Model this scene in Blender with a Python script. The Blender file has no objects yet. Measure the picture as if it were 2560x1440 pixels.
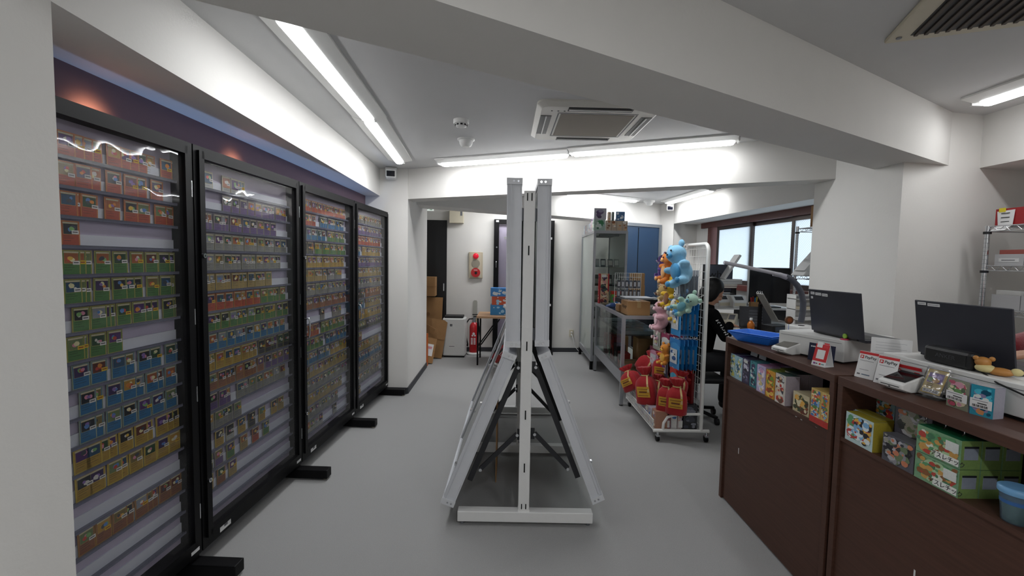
import bpy, bmesh, math, random
from mathutils import Vector, Matrix
PI = math.pi
SC = bpy.context.scene
COL = SC.collection
# ------------------------------------------------------------------ camera
F = 1100.0; CAMH = 1.5                      # focal length in pixels of the 2560x1440 frame, eye height
PITCH = math.atan(67 / F); ROLL = math.atan(325 / 18227)
_f = Vector((0, math.cos(PITCH), -math.sin(PITCH)))
_r0 = Vector((1, 0, 0)); _u0 = _r0.cross(_f)
_r = _r0 * math.cos(ROLL) + _u0 * math.sin(ROLL)
_u = _u0 * math.cos(ROLL) - _r0 * math.sin(ROLL)
CAM = Vector((0, 0, CAMH))
cd = bpy.data.cameras.new('camera'); cd.sensor_width = 36; cd.lens = F / 2560 * 36
cd.clip_start = 0.02; cd.clip_end = 60
cam = bpy.data.objects.new('camera', cd); COL.objects.link(cam)
m = Matrix((_r, _u, -_f)).transposed().to_4x4(); m.translation = CAM
cam.matrix_world = m
SC.camera = cam
# ------------------------------------------------------------------ world, exposure
w = bpy.data.worlds.new('overcast_daylight'); SC.world = w; w.use_nodes = True
w.node_tree.nodes['Background'].inputs[0].default_value = (0.80, 0.90, 1.0, 1)
w.node_tree.nodes['Background'].inputs[1].default_value = 1.25
vs = SC.view_settings
vs.view_transform = 'Standard'; vs.look = 'None'; vs.gamma = 1; vs.exposure = 0.84; vs.use_curve_mapping = False
TUBE = 40.0                                   # emission of the ceiling tubes
# ------------------------------------------------------------------ pixel helpers (a pixel gives a ray; the distance comes from the thing it touches)
def ray(x, y): return _f + _r * ((x - 1280) / F) - _u * ((y - 720) / F)
def atz(x, y, z=0.0):
    d = ray(x, y); return CAM + d * ((z - CAMH) / d.z)
def aty(x, y, Y):
    d = ray(x, y); return CAM + d * (Y / d.y)
def atx(x, y, X):
    d = ray(x, y); return CAM + d * (X / d.x)
def atplane(x, y, p, q):
    n = Vector((q[1] - p[1], -(q[0] - p[0]), 0)); d = ray(x, y)
    return CAM + d * (n.dot(Vector((p[0], p[1], 0)) - Vector((0, 0, 0))) / n.dot(d))
# ------------------------------------------------------------------ colours and materials
def lin(c):
    if isinstance(c, str):
        c = c.lstrip('#'); c = [int(c[i:i + 2], 16) / 255 for i in (0, 2, 4)]
        return tuple(v / 12.92 if v <= .04045 else ((v + .055) / 1.055) ** 2.4 for v in c)
    return tuple(c)
MATS = {}
def mat(name, color='#808080', rough=.6, metal=0.0, var=.06, scale=30.0, bump=0.0, bscale=200.0, vcol=False,
        emit=0.0, spec=None, coat=0.0, stretch=None, sheen=0.0, trans=0.0):
    if name in MATS: return MATS[name]
    mt = bpy.data.materials.new(name); mt.use_nodes = True
    nt = mt.node_tree; N = nt.nodes; L = nt.links; b = N['Principled BSDF']
    b.inputs['Roughness'].default_value = rough; b.inputs['Metallic'].default_value = metal
    if spec is not None: b.inputs['Specular IOR Level'].default_value = spec
    if coat: b.inputs['Coat Weight'].default_value = coat; b.inputs['Coat Roughness'].default_value = .08
    if sheen: b.inputs['Sheen Weight'].default_value = sheen
    if trans: b.inputs['Transmission Weight'].default_value = trans
    tc = N.new('ShaderNodeTexCoord')
    src = tc.outputs['Object']
    if stretch:
        mp = N.new('ShaderNodeMapping'); mp.inputs['Scale'].default_value = stretch; L.new(src, mp.inputs[0]); src = mp.outputs[0]
    nz = N.new('ShaderNodeTexNoise'); nz.inputs['Scale'].default_value = scale; nz.inputs['Detail'].default_value = 4
    L.new(src, nz.inputs['Vector'])
    mr = N.new('ShaderNodeMapRange'); mr.inputs[3].default_value = 1 - var; mr.inputs[4].default_value = 1 + var
    L.new(nz.outputs['Fac'], mr.inputs[0])
    mx = N.new('ShaderNodeVectorMath'); mx.operation = 'SCALE'
    if vcol:
        at = N.new('ShaderNodeAttribute'); at.attribute_name = 'Col'; L.new(at.outputs['Color'], mx.inputs[0])
    else:
        mx.inputs[0].default_value = lin(color)
    L.new(mr.outputs[0], mx.inputs['Scale']); L.new(mx.outputs[0], b.inputs['Base Color'])
    if emit:
        b.inputs['Emission Color'].default_value = (*lin(color), 1); b.inputs['Emission Strength'].default_value = emit
    if bump:
        n2 = N.new('ShaderNodeTexNoise'); n2.inputs['Scale'].default_value = bscale; n2.inputs['Detail'].default_value = 5
        L.new(src, n2.inputs['Vector'])
        bp = N.new('ShaderNodeBump'); bp.inputs['Strength'].default_value = bump; bp.inputs['Distance'].default_value = .01
        L.new(n2.outputs['Fac'], bp.inputs['Height']); L.new(bp.outputs[0], b.inputs['Normal'])
    MATS[name] = mt; return mt
def glass(name, tint=(.97, 1, .99), rough=.01, ior=1.45, bump=0.0, bscale=3.0, body=0.0, bodycol=(.8, .8, .82), gain=1.0):
    """thin clear sheet: transparent body with a fresnel reflection, an optional milky share"""
    if name in MATS: return MATS[name]
    mt = bpy.data.materials.new(name); mt.use_nodes = True
    nt = mt.node_tree; N = nt.nodes; L = nt.links; N.remove(N['Principled BSDF']); out = N['Material Output']
    tr = N.new('ShaderNodeBsdfTransparent'); tr.inputs[0].default_value = (*tint, 1)
    gl = N.new('ShaderNodeBsdfGlossy'); gl.inputs['Roughness'].default_value = rough
    fr = N.new('ShaderNodeFresnel'); fr.inputs[0].default_value = ior
    mu = N.new('ShaderNodeMath'); mu.operation = 'MULTIPLY'; mu.inputs[1].default_value = gain; mu.use_clamp = True
    L.new(fr.outputs[0], mu.inputs[0])
    mix = N.new('ShaderNodeMixShader'); L.new(mu.outputs[0], mix.inputs[0])
    base = tr.outputs[0]
    if body:
        df = N.new('ShaderNodeBsdfDiffuse'); df.inputs[0].default_value = (*bodycol, 1)
        m2 = N.new('ShaderNodeMixShader'); m2.inputs[0].default_value = body
        L.new(tr.outputs[0], m2.inputs[1]); L.new(df.outputs[0], m2.inputs[2]); base = m2.outputs[0]
    L.new(base, mix.inputs[1]); L.new(gl.outputs[0], mix.inputs[2])
    if bump:
        tc = N.new('ShaderNodeTexCoord'); nz = N.new('ShaderNodeTexNoise'); nz.inputs['Scale'].default_value = bscale
        nz.inputs['Detail'].default_value = 1.0
        L.new(tc.outputs['Object'], nz.inputs['Vector'])
        bp = N.new('ShaderNodeBump'); bp.inputs['Strength'].default_value = 1.0; bp.inputs['Distance'].default_value = bump
        L.new(nz.outputs['Fac'], bp.inputs['Height']); L.new(bp.outputs[0], gl.inputs['Normal'])
    L.new(mix.outputs[0], out.inputs[0]); MATS[name] = mt; return mt
# ------------------------------------------------------------------ mesh builder
class MB:
    def __init__(s): s.v = []; s.f = []; s.c = []; s.m = []; s.sm = []; s.cur = (.5, .5, .5); s.mi = 0; s.any = False
    def color(s, c): s.cur = lin(c); s.any = True; return s
    def add(s, vs, fs, M=None, smooth=False):
        o = len(s.v)
        s.v += [tuple(M @ Vector(p)) if M is not None else tuple(p) for p in vs]
        for f in fs: s.f.append([i + o for i in f]); s.c.append(s.cur); s.m.append(s.mi); s.sm.append(smooth)
        return s
    def box(s, x0, x1, y0, y1, z0, z1, M=None):
        return s.add([(x0, y0, z0), (x1, y0, z0), (x1, y1, z0), (x0, y1, z0), (x0, y0, z1), (x1, y0, z1), (x1, y1, z1), (x0, y1, z1)],
                     [(0, 3, 2, 1), (4, 5, 6, 7), (0, 1, 5, 4), (1, 2, 6, 5), (2, 3, 7, 6), (3, 0, 4, 7)], M)
    def quad(s, a, b, c, d): return s.add([a, b, c, d], [(0, 1, 2, 3)])
    def prism(s, poly, z0, z1, M=None):
        n = len(poly)
        vs = [(x, y, z0) for x, y in poly] + [(x, y, z1) for x, y in poly]
        fs = [tuple(range(n - 1, -1, -1)), tuple(range(n, 2 * n))] + [(i, (i + 1) % n, n + (i + 1) % n, n + i) for i in range(n)]
        return s.add(vs, fs, M)
    def cyl(s, p, q, r, n=12, r2=None, smooth=True, caps=True):
        p = Vector(p); q = Vector(q); r2 = r if r2 is None else r2
        d = (q - p).normalized(); a = d.orthogonal().normalized(); b = d.cross(a)
        vs = []
        for c, rr in ((p, r), (q, r2)):
            for i in range(n):
                t = 2 * PI * i / n; vs.append(c + a * (rr * math.cos(t)) + b * (rr * math.sin(t)))
        s.add(vs, [(i, (i + 1) % n, n + (i + 1) % n, n + i) for i in range(n)], None, smooth)
        if caps: s.add(vs, [tuple(range(n - 1, -1, -1)), tuple(range(n, 2 * n))])
        return s
    def tube(s, pts, r, n=8, rs=None, closed=False):
        pts = [Vector(p) for p in pts]; k = len(pts); vs = []; fs = []; a = None
        for j, p in enumerate(pts):
            if closed: t = (pts[(j + 1) % k] - pts[j - 1])
            else: t = pts[min(j + 1, k - 1)] - pts[max(j - 1, 0)]
            t = t.normalized() if t.length > 1e-9 else Vector((0, 0, 1))
            if a is None: a = t.orthogonal().normalized()
            else:
                a = a - t * a.dot(t); a = a.normalized() if a.length > 1e-6 else t.orthogonal().normalized()
            b = t.cross(a); rr = rs[j] if rs else r
            for i in range(n):
                th = 2 * PI * i / n; vs.append(p + a * (rr * math.cos(th)) + b * (rr * math.sin(th)))
        for j in range(k if closed else k - 1):
            for i in range(n):
                j2 = (j + 1) % k
                fs.append((j * n + i, j * n + (i + 1) % n, j2 * n + (i + 1) % n, j2 * n + i))
        s.add(vs, fs, None, True)
        if not closed: s.add(vs, [tuple(range(n - 1, -1, -1)), tuple(range((k - 1) * n, k * n))])
        return s
    def ell(s, c, r, n=16, k=10, M=None):
        r = (r, r, r) if isinstance(r, (int, float)) else r
        vs = [(c[0], c[1], c[2] - r[2])]; fs = []
        for j in range(1, k):
            t = PI * j / k
            for i in range(n):
                p = 2 * PI * i / n
                vs.append((c[0] + r[0] * math.sin(t) * math.cos(p), c[1] + r[1] * math.sin(t) * math.sin(p), c[2] - r[2] * math.cos(t)))
        vs.append((c[0], c[1], c[2] + r[2])); e = len(vs) - 1
        for i in range(n):
            fs.append((0, 1 + (i + 1) % n, 1 + i)); fs.append((e, e - n + i, e - n + (i + 1) % n))
        for j in range(k - 2):
            for i in range(n):
                a = 1 + j * n; fs.append((a + i, a + (i + 1) % n, a + n + (i + 1) % n, a + n + i))
        return s.add(vs, fs, M, True)
    def lathe(s, prof, n=20, c=(0, 0, 0), wob=None, M=None, sx=1, sy=1, smooth=True):
        vs = []; fs = []; k = len(prof)
        for j, (r, z) in enumerate(prof):
            for i in range(n):
                t = 2 * PI * i / n; rr = r * (wob(t, j) if wob else 1)
                vs.append((c[0] + sx * rr * math.cos(t), c[1] + sy * rr * math.sin(t), c[2] + z))
        for j in range(k - 1):
            for i in range(n): fs.append((j * n + i, j * n + (i + 1) % n, (j + 1) * n + (i + 1) % n, (j + 1) * n + i))
        s.add(vs, fs, M, smooth)
        return s.add(vs, [tuple(range(n - 1, -1, -1)), tuple(range((k - 1) * n, k * n))], M)
    def build(s, name, mats, parent=None, bevel=0.0, loc=None, rz=0.0, seg=2):
        me = bpy.data.meshes.new(name); me.from_pydata(s.v, [], s.f)
        if not isinstance(mats, (list, tuple)): mats = [mats]
        for mm in mats: me.materials.append(mm)
        me.polygons.foreach_set('material_index', [min(i, len(mats) - 1) for i in s.m])
        me.polygons.foreach_set('use_smooth', s.sm)
        if s.any:
            ca = me.color_attributes.new('Col', 'FLOAT_COLOR', 'CORNER'); buf = []
            for f, c in zip(s.f, s.c): buf += [c[0], c[1], c[2], 1.0] * len(f)
            ca.data.foreach_set('color', buf)
        if bevel:
            bm = bmesh.new(); bm.from_mesh(me); bmesh.ops.remove_doubles(bm, verts=bm.verts, dist=1e-6)
            es = [e for e in bm.edges if len(e.link_faces) == 2 and e.calc_face_angle(0) > .5]
            bmesh.ops.bevel(bm, geom=es, offset=bevel, segments=seg, affect='EDGES', profile=.5); bm.to_mesh(me); bm.free()
        me.update()
        o = bpy.data.objects.new(name, me); COL.objects.link(o)
        if parent is not None: o.parent = parent
        if loc is not None: o.location = loc
        if rz: o.rotation_euler = (0, 0, rz)
        return o
def tag(o, label, cat=None, group=None, kind=None):
    if label: o['label'] = label
    if cat: o['category'] = cat
    if group: o['group'] = group
    if kind: o['kind'] = kind
    return o
def thing(name, label, cat, loc=(0, 0, 0), rz=0.0, group=None):
    o = bpy.data.objects.new(name, None); COL.objects.link(o); o.empty_display_size = .05
    o.location = loc; o.rotation_euler = (0, 0, rz); return tag(o, label, cat, group)
def struct(o): o['kind'] = 'structure'; return o
def copy_tree(o, loc=None, rz=None, label=None, parent=None):
    c = o.copy(); COL.objects.link(c)
    if parent is not None: c.parent = parent
    if loc is not None: c.location = loc
    if rz is not None: c.rotation_euler = (0, 0, rz)
    if label: c['label'] = label
    for ch in list(o.children): copy_tree(ch, parent=c)
    return c
_tc = {}
def text(s, size, mt, name, parent, M, depth=.0006, sx=1.0, align='CENTER'):
    """printed lettering: mesh letters laid on a surface by the matrix M (local x = reading direction, local z = outwards)"""
    key = (s, size, align, sx)
    if key not in _tc:
        cu = bpy.data.curves.new('lettering', 'FONT'); cu.body = s; cu.size = size; cu.align_x = align; cu.align_y = 'CENTER'; cu.extrude = depth / 2
        cu.resolution_u = 3
        ob = bpy.data.objects.new('lettering', cu); COL.objects.link(ob)
        bpy.context.view_layer.update()
        me = bpy.data.meshes.new_from_object(ob.evaluated_get(bpy.context.evaluated_depsgraph_get()))
        bpy.data.objects.remove(ob)
        for v in me.vertices: v.co.x *= sx
        _tc[key] = me
    me = _tc[key].copy(); me.materials.clear(); me.materials.append(mt)
    me.transform(M)
    o = bpy.data.objects.new(name, me); COL.objects.link(o)
    if parent is not None: o.parent = parent
    return o
def frame_m(o, u, v):
    """matrix with local x along u, local y along v, origin o"""
    u = Vector(u).normalized(); v = Vector(v); n = u.cross(v).normalized(); v = n.cross(u)
    mm = Matrix((u, v, n)).transposed().to_4x4(); mm.translation = Vector(o); return mm
def art(mb, o, u, v, w, h, pal, n, rnd, off=.0006, big=.26, small=.05, squash=1.0):
    """flat print: overlapping blobs of ink inside the rectangle o + [0,w]u + [0,h]v"""
    u = Vector(u).normalized(); v = Vector(v).normalized(); nn = u.cross(v); o = Vector(o)
    for i in range(n):
        a = (big + (small - big) * i / max(1, n - 1)) * (.7 + .6 * rnd.random())
        ra = min(a * min(w, h) * (1 + .8 * rnd.random()), w * .46); rb = min(a * min(w, h) * squash, h * .46)
        cx = ra + rnd.random() * (w - 2 * ra); cy = rb + rnd.random() * (h - 2 * rb); ph = rnd.random() * 3
        k = 7; mb.color(rnd.choice(pal)); vs = []
        for j in range(k):
            t = 2 * PI * j / k + ph; q = .72 + .28 * rnd.random()
            vs.append(o + u * (cx + ra * q * math.cos(t)) + v * (cy + rb * q * math.sin(t)) + nn * (off * (1 + i * .025)))
        mb.add(vs, [tuple(range(k))])
def prect(mb, o, u, v, x0, x1, y0, y1, col, off=.001):
    u = Vector(u).normalized(); v = Vector(v).normalized(); nn = u.cross(v) * off; o = Vector(o)
    mb.color(col); mb.quad(o + u * x0 + v * y0 + nn, o + u * x1 + v * y0 + nn, o + u * x1 + v * y1 + nn, o + u * x0 + v * y1 + nn)
ORD = ['first', 'second', 'third', 'fourth', 'fifth', 'sixth', 'seventh', 'eighth', 'ninth', 'tenth', 'eleventh', 'twelfth',
       'thirteenth', 'fourteenth', 'fifteenth', 'sixteenth', 'seventeenth', 'eighteenth', 'nineteenth', 'twentieth']
# ------------------------------------------------------------------ shared materials
M_wall = mat('white_wallpaper', '#dcdad6', .85, var=.02, scale=8, bump=.05, bscale=70)
M_wallpurple = mat('plum_wallpaper', '#75606a', .85, var=.03, scale=8, bump=.05, bscale=60)
M_ceil = mat('ceiling_board', '#cfcfcf', .9, var=.02, scale=10, bump=.05, bscale=120)
M_black = mat('black_powder_coat', '#060608', .5, var=.1, spec=.2)
M_blackp = mat('black_plastic', '#101013', .5, var=.1)
M_alu = mat('satin_aluminium', '#d0d2d7', .5, metal=.1, var=.04, scale=20)
M_alud = mat('dark_aluminium', '#7d8086', .45, metal=.5, var=.05)
M_chrome = mat('chrome', '#d0d2d6', .12, metal=1.0, var=.02)
M_white = mat('white_enamel', '#e2e2df', .4, var=.02)
M_whitep = mat('white_plastic', '#dadad8', .42, var=.03)
M_cream = mat('cream_plastic', '#cfc7b2', .5, var=.03)
M_paper = mat('white_paper', '#dedede', .8, var=.03)
M_red = mat('red_enamel', '#b3121c', .35, var=.05, coat=.3)
M_print = mat('printed_card', vcol=True, rough=.42, var=.16, scale=160, coat=.15)
M_matte = mat('printed_matte', vcol=True, rough=.65, var=.10, scale=90)
M_gloss = mat('printed_film', vcol=True, rough=.22, var=.10, scale=120, coat=.4)
M_card = mat('corrugated_cardboard', '#9a744b', .85, var=.10, scale=12, bump=.1, bscale=80)
M_carddk = mat('cardboard_edge', '#7d5b38', .9, var=.15, scale=60)
M_tape = mat('packing_tape', '#a88a5e', .35, var=.04)
M_ink = mat('black_ink', '#141416', .6)
M_greyink = mat('grey_ink', '#6b6b70', .7)
M_redink = mat('red_ink', '#c01c22', .55)
M_wood = mat('dark_walnut_laminate', '#50362c', .48, var=.32, scale=5.0, bump=.05, bscale=60, stretch=(6, 1.0, 22), spec=.3)
M_screen = mat('dark_screen', '#0c0d12', .12, var=.02)
M_lid = mat('dark_slate_lid', '#33343c', .38, metal=.3, var=.03)
M_skin = mat('skin', '#b98a70', .55, var=.05)
M_hair = mat('black_hair', '#060505', .5, var=.2, scale=60, stretch=(1, 1, .15), spec=.25)
M_blackcloth = mat('black_cotton', '#08080a', .95, var=.15, scale=80, bump=.2, spec=.1)
G_clear = glass('clear_glass')
G_case = glass('showcase_glass', tint=(.86, .93, .90), rough=.01, ior=1.5)
G_acryl = glass('warped_acrylic_sheet', tint=(.97, .97, .98), rough=.02, ior=1.38, bump=.0035, bscale=6.0, body=.015, gain=.7)
G_film = glass('clear_film', tint=(.97, .97, .98), rough=.08, ior=1.45, bump=.004, bscale=26, body=.06)
# ================================================================== THE ROOM
ZC = 2.48; ZB = 2.157
M_carpet = mat('grey_carpet', '#a0a09f', .95, var=.16, scale=260, bump=.5, bscale=420)
def slab(name, poly, z0, z1, mt, mts=None):
    mb = MB(); mb.prism(poly, z0, z1); return struct(mb.build(name, mt))
slab('floor', [(-3, -1.6), (4.4, -1.6), (4.4, 8.2), (-3, 8.2)], -.08, 0, M_carpet)
slab('ceiling', [(-3, -1.6), (4.4, -1.6), (4.4, 8.2), (-3, 8.2)], ZC, ZC + .1, M_ceil)
_c = ray(159, 720); NPX = -1.15; NPY = NPX * _c.y / _c.x
slab('wall_left', [(-1.62, .5), (-1.62, 5.0), (-1.75, 5.0), (-1.75, .5)], 0, ZC, M_wallpurple)
slab('wall_left_near', [(-1.75, -1.6), (NPX, -1.6), (NPX, NPY), (-1.75, NPY)], 0, ZC, M_wall)
slab('wall_left_pillar', [(-1.75, 4.86), (-1.15, 4.84), (-1.18, 6.07), (-1.75, 6.07)], 0, ZC, M_wall)
slab('wall_left_alcove', [(-1.75, 6.07), (-1.75, 7.3), (-1.9, 7.3), (-1.9, 6.07)], 0, ZC, M_wall)
slab('wall_back', [(-1.95, 7.14), (1.80, 7.34), (1.80, 7.5), (-1.95, 7.3)], 0, ZC, M_wall)
slab('wall_back_right', [(1.76, 6.98), (2.44, 7.355), (2.60, 7.17), (2.63, 7.24), (3.35, 7.30), (3.3, 7.6), (1.76, 7.6)], 0, ZC, M_wall)
slab('wall_right_pillar', [(2.40, 2.755), (3.0, 2.87), (3.3, 2.93), (3.3, 3.60), (2.40, 3.555)], 0, ZC, M_wall)
slab('wall_right_recess', [(3.3, 2.93), (4.3, 3.13), (4.3, 3.3), (3.3, 3.2)], 0, ZC, M_wall)
slab('wall_right_near', [(3.75, -1.6), (4.3, -1.6), (4.3, 3.15), (3.75, 3.15)], 0, ZC, M_wall)
slab('wall_near', [(-1.75, -1.75), (4.4, -1.75), (4.4, -1.6), (-1.75, -1.6)], 0, ZC, M_wall)
# beams
fx = lambda y: -1.205 - .0525 * y
slab('trim_1', [(fx(.8), .8), (fx(4.9), 4.9), (-1.7, 4.9), (-1.7, .8)], 2.185, ZC, M_wall)
d1 = Vector((2.41 + .83, 2.98 - 1.165)).normalized()
slab('trim_2', [(-1.3, .902), (2.45, 3.003), (2.75, 2.826), (-1.2, .586)], 2.152, ZC, M_wall)
slab('trim_3', [(-1.16, 4.855), (2.43, 3.317), (2.43, 3.54), (-1.16, 5.10)], ZB, ZC, M_wall)
slab('trim_4', [(-1.2, 5.29), (1.80, 7.0), (1.80, 7.40), (1.6, 7.32), (-1.2, 5.70)], ZB, ZC, M_wall)
slab('trim_5', [(2.59, 7.14), (2.955, 3.55), (3.30, 3.55), (3.30, 7.3)], 2.15, ZC, M_wall)
slab('trim_6', [(2.985, 2.90), (3.02, -1.6), (3.9, -1.6), (3.9, 3.1)], 2.15, ZC, M_wall)
# baseboards
M_base = mat('charcoal_baseboard', '#34353a', .6, var=.05)
def board(name, pts, h=.07, t=.012):
    mb = MB()
    for (a, b) in zip(pts[:-1], pts[1:]):
        a = Vector(a); b = Vector(b); d = (b - a).normalized(); n = Vector((d.y, -d.x)) * t
        mb.prism([tuple(a), tuple(b), tuple(b + n), tuple(a + n)], 0, h)
    return struct(mb.build(name, M_base))
board('baseboard_left', [(-1.62, 4.855), (-1.15, 4.838), (-1.18, 6.07)])
board('baseboard_back', [(-1.0, 7.19), (1.76, 7.338)])
board('baseboard_right', [(2.42, 7.34), (2.44, 7.355), (2.60, 7.17)])
board('baseboard_left_near', [(NPX, -1.6), (NPX, NPY)])
board('baseboard_right_pillar', [(2.40, 3.555), (2.40, 2.755), (3.3, 2.93)])
# ---------------------------------------------------------------- window wall: plane through P0-P1, opening between sill and head
P0 = Vector((3.02, 7.27)); P1 = Vector((3.223, 4.78)); WD = (P1 - P0).normalized(); WN = Vector((WD.y, -WD.x))   # WN points into the room (-x)
if WN.x > 0: WN = -WN
def wp(s, n=0.0): p = P0 + WD * s + WN * n; return (p.x, p.y)
SW0, SW1, ZS, ZH = .42, 3.45, 1.22, 2.12
def wbox(mb, s0, s1, n0, n1, z0, z1): mb.prism([wp(s0, n0), wp(s1, n0), wp(s1, n1), wp(s0, n1)], z0, z1)
mb = MB(); wbox(mb, -.1, 3.8, 0, -.12, 0, ZS); wbox(mb, -.1, 3.8, 0, -.12, ZH, ZC); wbox(mb, -.1, SW0, 0, -.12, ZS, ZH); wbox(mb, SW1, 3.8, 0, -.12, ZS, ZH)
struct(mb.build('wall_right', M_wall))
M_brown = mat('reddish_brown_window_casing', '#5f2f28', .45, var=.12, scale=14, stretch=(1, 1, .2))
M_bronze = mat('bronze_sash', '#4d4441', .4, metal=.4, var=.05)
M_frost = bpy.data.materials.new('frosted_wired_glass'); M_frost.use_nodes = True
_n = M_frost.node_tree.nodes; _l = M_frost.node_tree.links; _n.remove(_n['Principled BSDF'])
_t = _n.new('ShaderNodeBsdfTranslucent'); _g = _n.new('ShaderNodeBsdfGlossy'); _g.inputs['Roughness'].default_value = .35
_mx = _n.new('ShaderNodeMixShader'); _mx.inputs[0].default_value = .06
_tc = _n.new('ShaderNodeTexCoord'); _mp = _n.new('ShaderNodeMapping'); _mp.inputs['Rotation'].default_value = (PI / 4, 0, 0)
_br = _n.new('ShaderNodeTexBrick'); _br.inputs['Scale'].default_value = 26; _br.offset = 0; _br.inputs['Mortar Size'].default_value = .05
_br.inputs['Color1'].default_value = (.9, .93, .95, 1); _br.inputs['Color2'].default_value = (.88, .92, .94, 1); _br.inputs['Mortar'].default_value = (.62, .66, .68, 1)
_br.inputs['Brick Width'].default_value = .5; _br.inputs['Row Height'].default_value = .5
_sp = _n.new('ShaderNodeSeparateXYZ'); _cb = _n.new('ShaderNodeCombineXYZ')
_l.new(_tc.outputs['Object'], _mp.inputs[0]); _l.new(_mp.outputs[0], _sp.inputs[0]); _l.new(_sp.outputs['Y'], _cb.inputs['X']); _l.new(_sp.outputs['Z'], _cb.inputs['Y'])
_l.new(_cb.outputs[0], _br.inputs['Vector'])
_l.new(_br.outputs['Color'], _t.inputs[0]); _l.new(_t.outputs[0], _mx.inputs[1]); _l.new(_g.outputs[0], _mx.inputs[2]); _l.new(_mx.outputs[0], _n['Material Output'].inputs[0])
_tc = {}
mb = MB(); wbox(mb, SW0 - .02, SW0 + .07, .03, -.1, ZS - .05, ZH + .03); wbox(mb, SW1 - .07, SW1 + .02, .03, -.1, ZS - .05, ZH + .03)
wbox(mb, SW0 - .2, SW1 + .05, .05, -.1, ZH - .05, ZH + .035); wbox(mb, SW0 - .02, SW1 + .02, .08, -.1, ZS - .06, ZS + .01)
win = struct(mb.build('window_1', M_brown))
def s_of(px, py=620):
    p = atplane(px, py, P0, P1); return (Vector((p.x, p.y)) - P0).dot(WD)
for a, b, n in ((s_of(1788), s_of(1876), -.02), (s_of(1866), s_of(1978), -.05), (s_of(1972), s_of(1972) + 1.0, -.02)):
    mb = MB(); t = .045
    wbox(mb, a, a + t, n, n - .03, ZS + .01, ZH - .05); wbox(mb, b - t, b, n, n - .03, ZS + .01, ZH - .05)
    wbox(mb, a, b, n, n - .03, ZS + .01, ZS + .07); wbox(mb, a, b, n, n - .03, ZH - .10, ZH - .05)
    sash = mb.build('sash', M_bronze, win)
    mb = MB(); wbox(mb, a + t * .8, b - t * .8, n - .01, n - .018, ZS + .06, ZH - .09); mb.build('frosted_pane', M_frost, sash)
# ---------------------------------------------------------------- doors
M_blue = mat('navy_blue_door_paint', '#1d3a58', .45, var=.04)
M_bluef = mat('grey_door_frame', '#6d737a', .5, var=.04)
dA = Vector((1.72, 6.956)); dB = Vector((2.385, 7.323)); dd = (dB - dA).normalized(); dn = Vector((dd.y, -dd.x))
def dpt(s, n): p = dA + dd * s + dn * n; return (p.x, p.y)
W = (dB - dA).length
door = struct(MB().prism([dpt(0, .005), dpt(W, .005), dpt(W, .035), dpt(0, .035)], 0, 2.09).build('door_1', M_blue))
mb = MB(); mb.prism([dpt(-.05, 0), dpt(W + .05, 0), dpt(W + .05, .05), dpt(-.05, .05)], 2.09, 2.14)
mb.prism([dpt(W, 0), dpt(W + .05, 0), dpt(W + .05, .05), dpt(W, .05)], 0, 2.09); mb.build('door_frame', M_bluef, door)
mb = MB(); sj = .30; mb.prism([dpt(sj, .034), dpt(sj + .012, .034), dpt(sj + .012, .038), dpt(sj, .038)], 0.02, 2.07); mb.build('door_seam', M_black, door)
bp = lambda x, y, z: (x, 7.19 + .0533 * (x + .97) - y, z)      # a point on the back wall, y in front of it
def backbox(mb, x0, x1, y0, y1, z0, z1):
    mb.prism([bp(x0, y0, 0)[:2], bp(x1, y0, 0)[:2], bp(x1, y1, 0)[:2], bp(x0, y1, 0)[:2]], z0, z1)
mb = MB(); backbox(mb, -1.75, -1.07, .002, .03, 0, 2.14); door2 = struct(mb.build('door_2', mat('black_door_paint', '#07080c', .5, var=.1)))
mb = MB(); backbox(mb, -1.115, -1.10, .03, .06, 1.0, 1.12); mb.build('door_handle', M_chrome, door2)
# ================================================================== CEILING FITTINGS
M_tube = bpy.data.materials.new('glowing_led_diffuser'); M_tube.use_nodes = True
_b = M_tube.node_tree.nodes['Principled BSDF']; _b.inputs['Base Color'].default_value = (.9, .9, .9, 1)
_b.inputs['Emission Color'].default_value = (.97, .985, 1, 1); 
_g = M_tube.node_tree.nodes.new('ShaderNodeNewGeometry'); _s = M_tube.node_tree.nodes.new('ShaderNodeSeparateXYZ'); _m = M_tube.node_tree.nodes.new('ShaderNodeMapRange')
_m.inputs[1].default_value = 0; _m.inputs[2].default_value = -1; _m.inputs[3].default_value = 0; _m.inputs[4].default_value = 1      # LED strip faces the floor, the diffuser flanks glow less
_w = M_tube.node_tree.nodes.new('ShaderNodeMath'); _w.operation = 'POWER'; _w.inputs[1].default_value = 5.0
_a = M_tube.node_tree.nodes.new('ShaderNodeMath'); _a.operation = 'MULTIPLY_ADD'; _a.inputs[1].default_value = TUBE * .972; _a.inputs[2].default_value = TUBE * .028
M_tube.node_tree.links.new(_m.outputs[0], _w.inputs[0]); M_tube.node_tree.links.new(_w.outputs[0], _a.inputs[0])
M_tube.node_tree.links.new(_g.outputs['Normal'], _s.inputs[0]); M_tube.node_tree.links.new(_s.outputs['Z'], _m.inputs[0]); M_tube.node_tree.links.new(_a.outputs[0], _b.inputs['Emission Strength'])
def dimmed(name, k):
    mt = M_tube.copy(); mt.name = name
    for nd in mt.node_tree.nodes:
        if nd.type == 'MATH' and nd.operation == 'MULTIPLY_ADD': nd.inputs[1].default_value *= k; nd.inputs[2].default_value *= max(k, .8)
    return mt
M_tubeA = dimmed('glowing_led_diffuser_aisle', .82); M_tubeE = dimmed('glowing_led_diffuser_side', .5); M_tubeR = dimmed('glowing_led_diffuser_new', 1.3)
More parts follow.
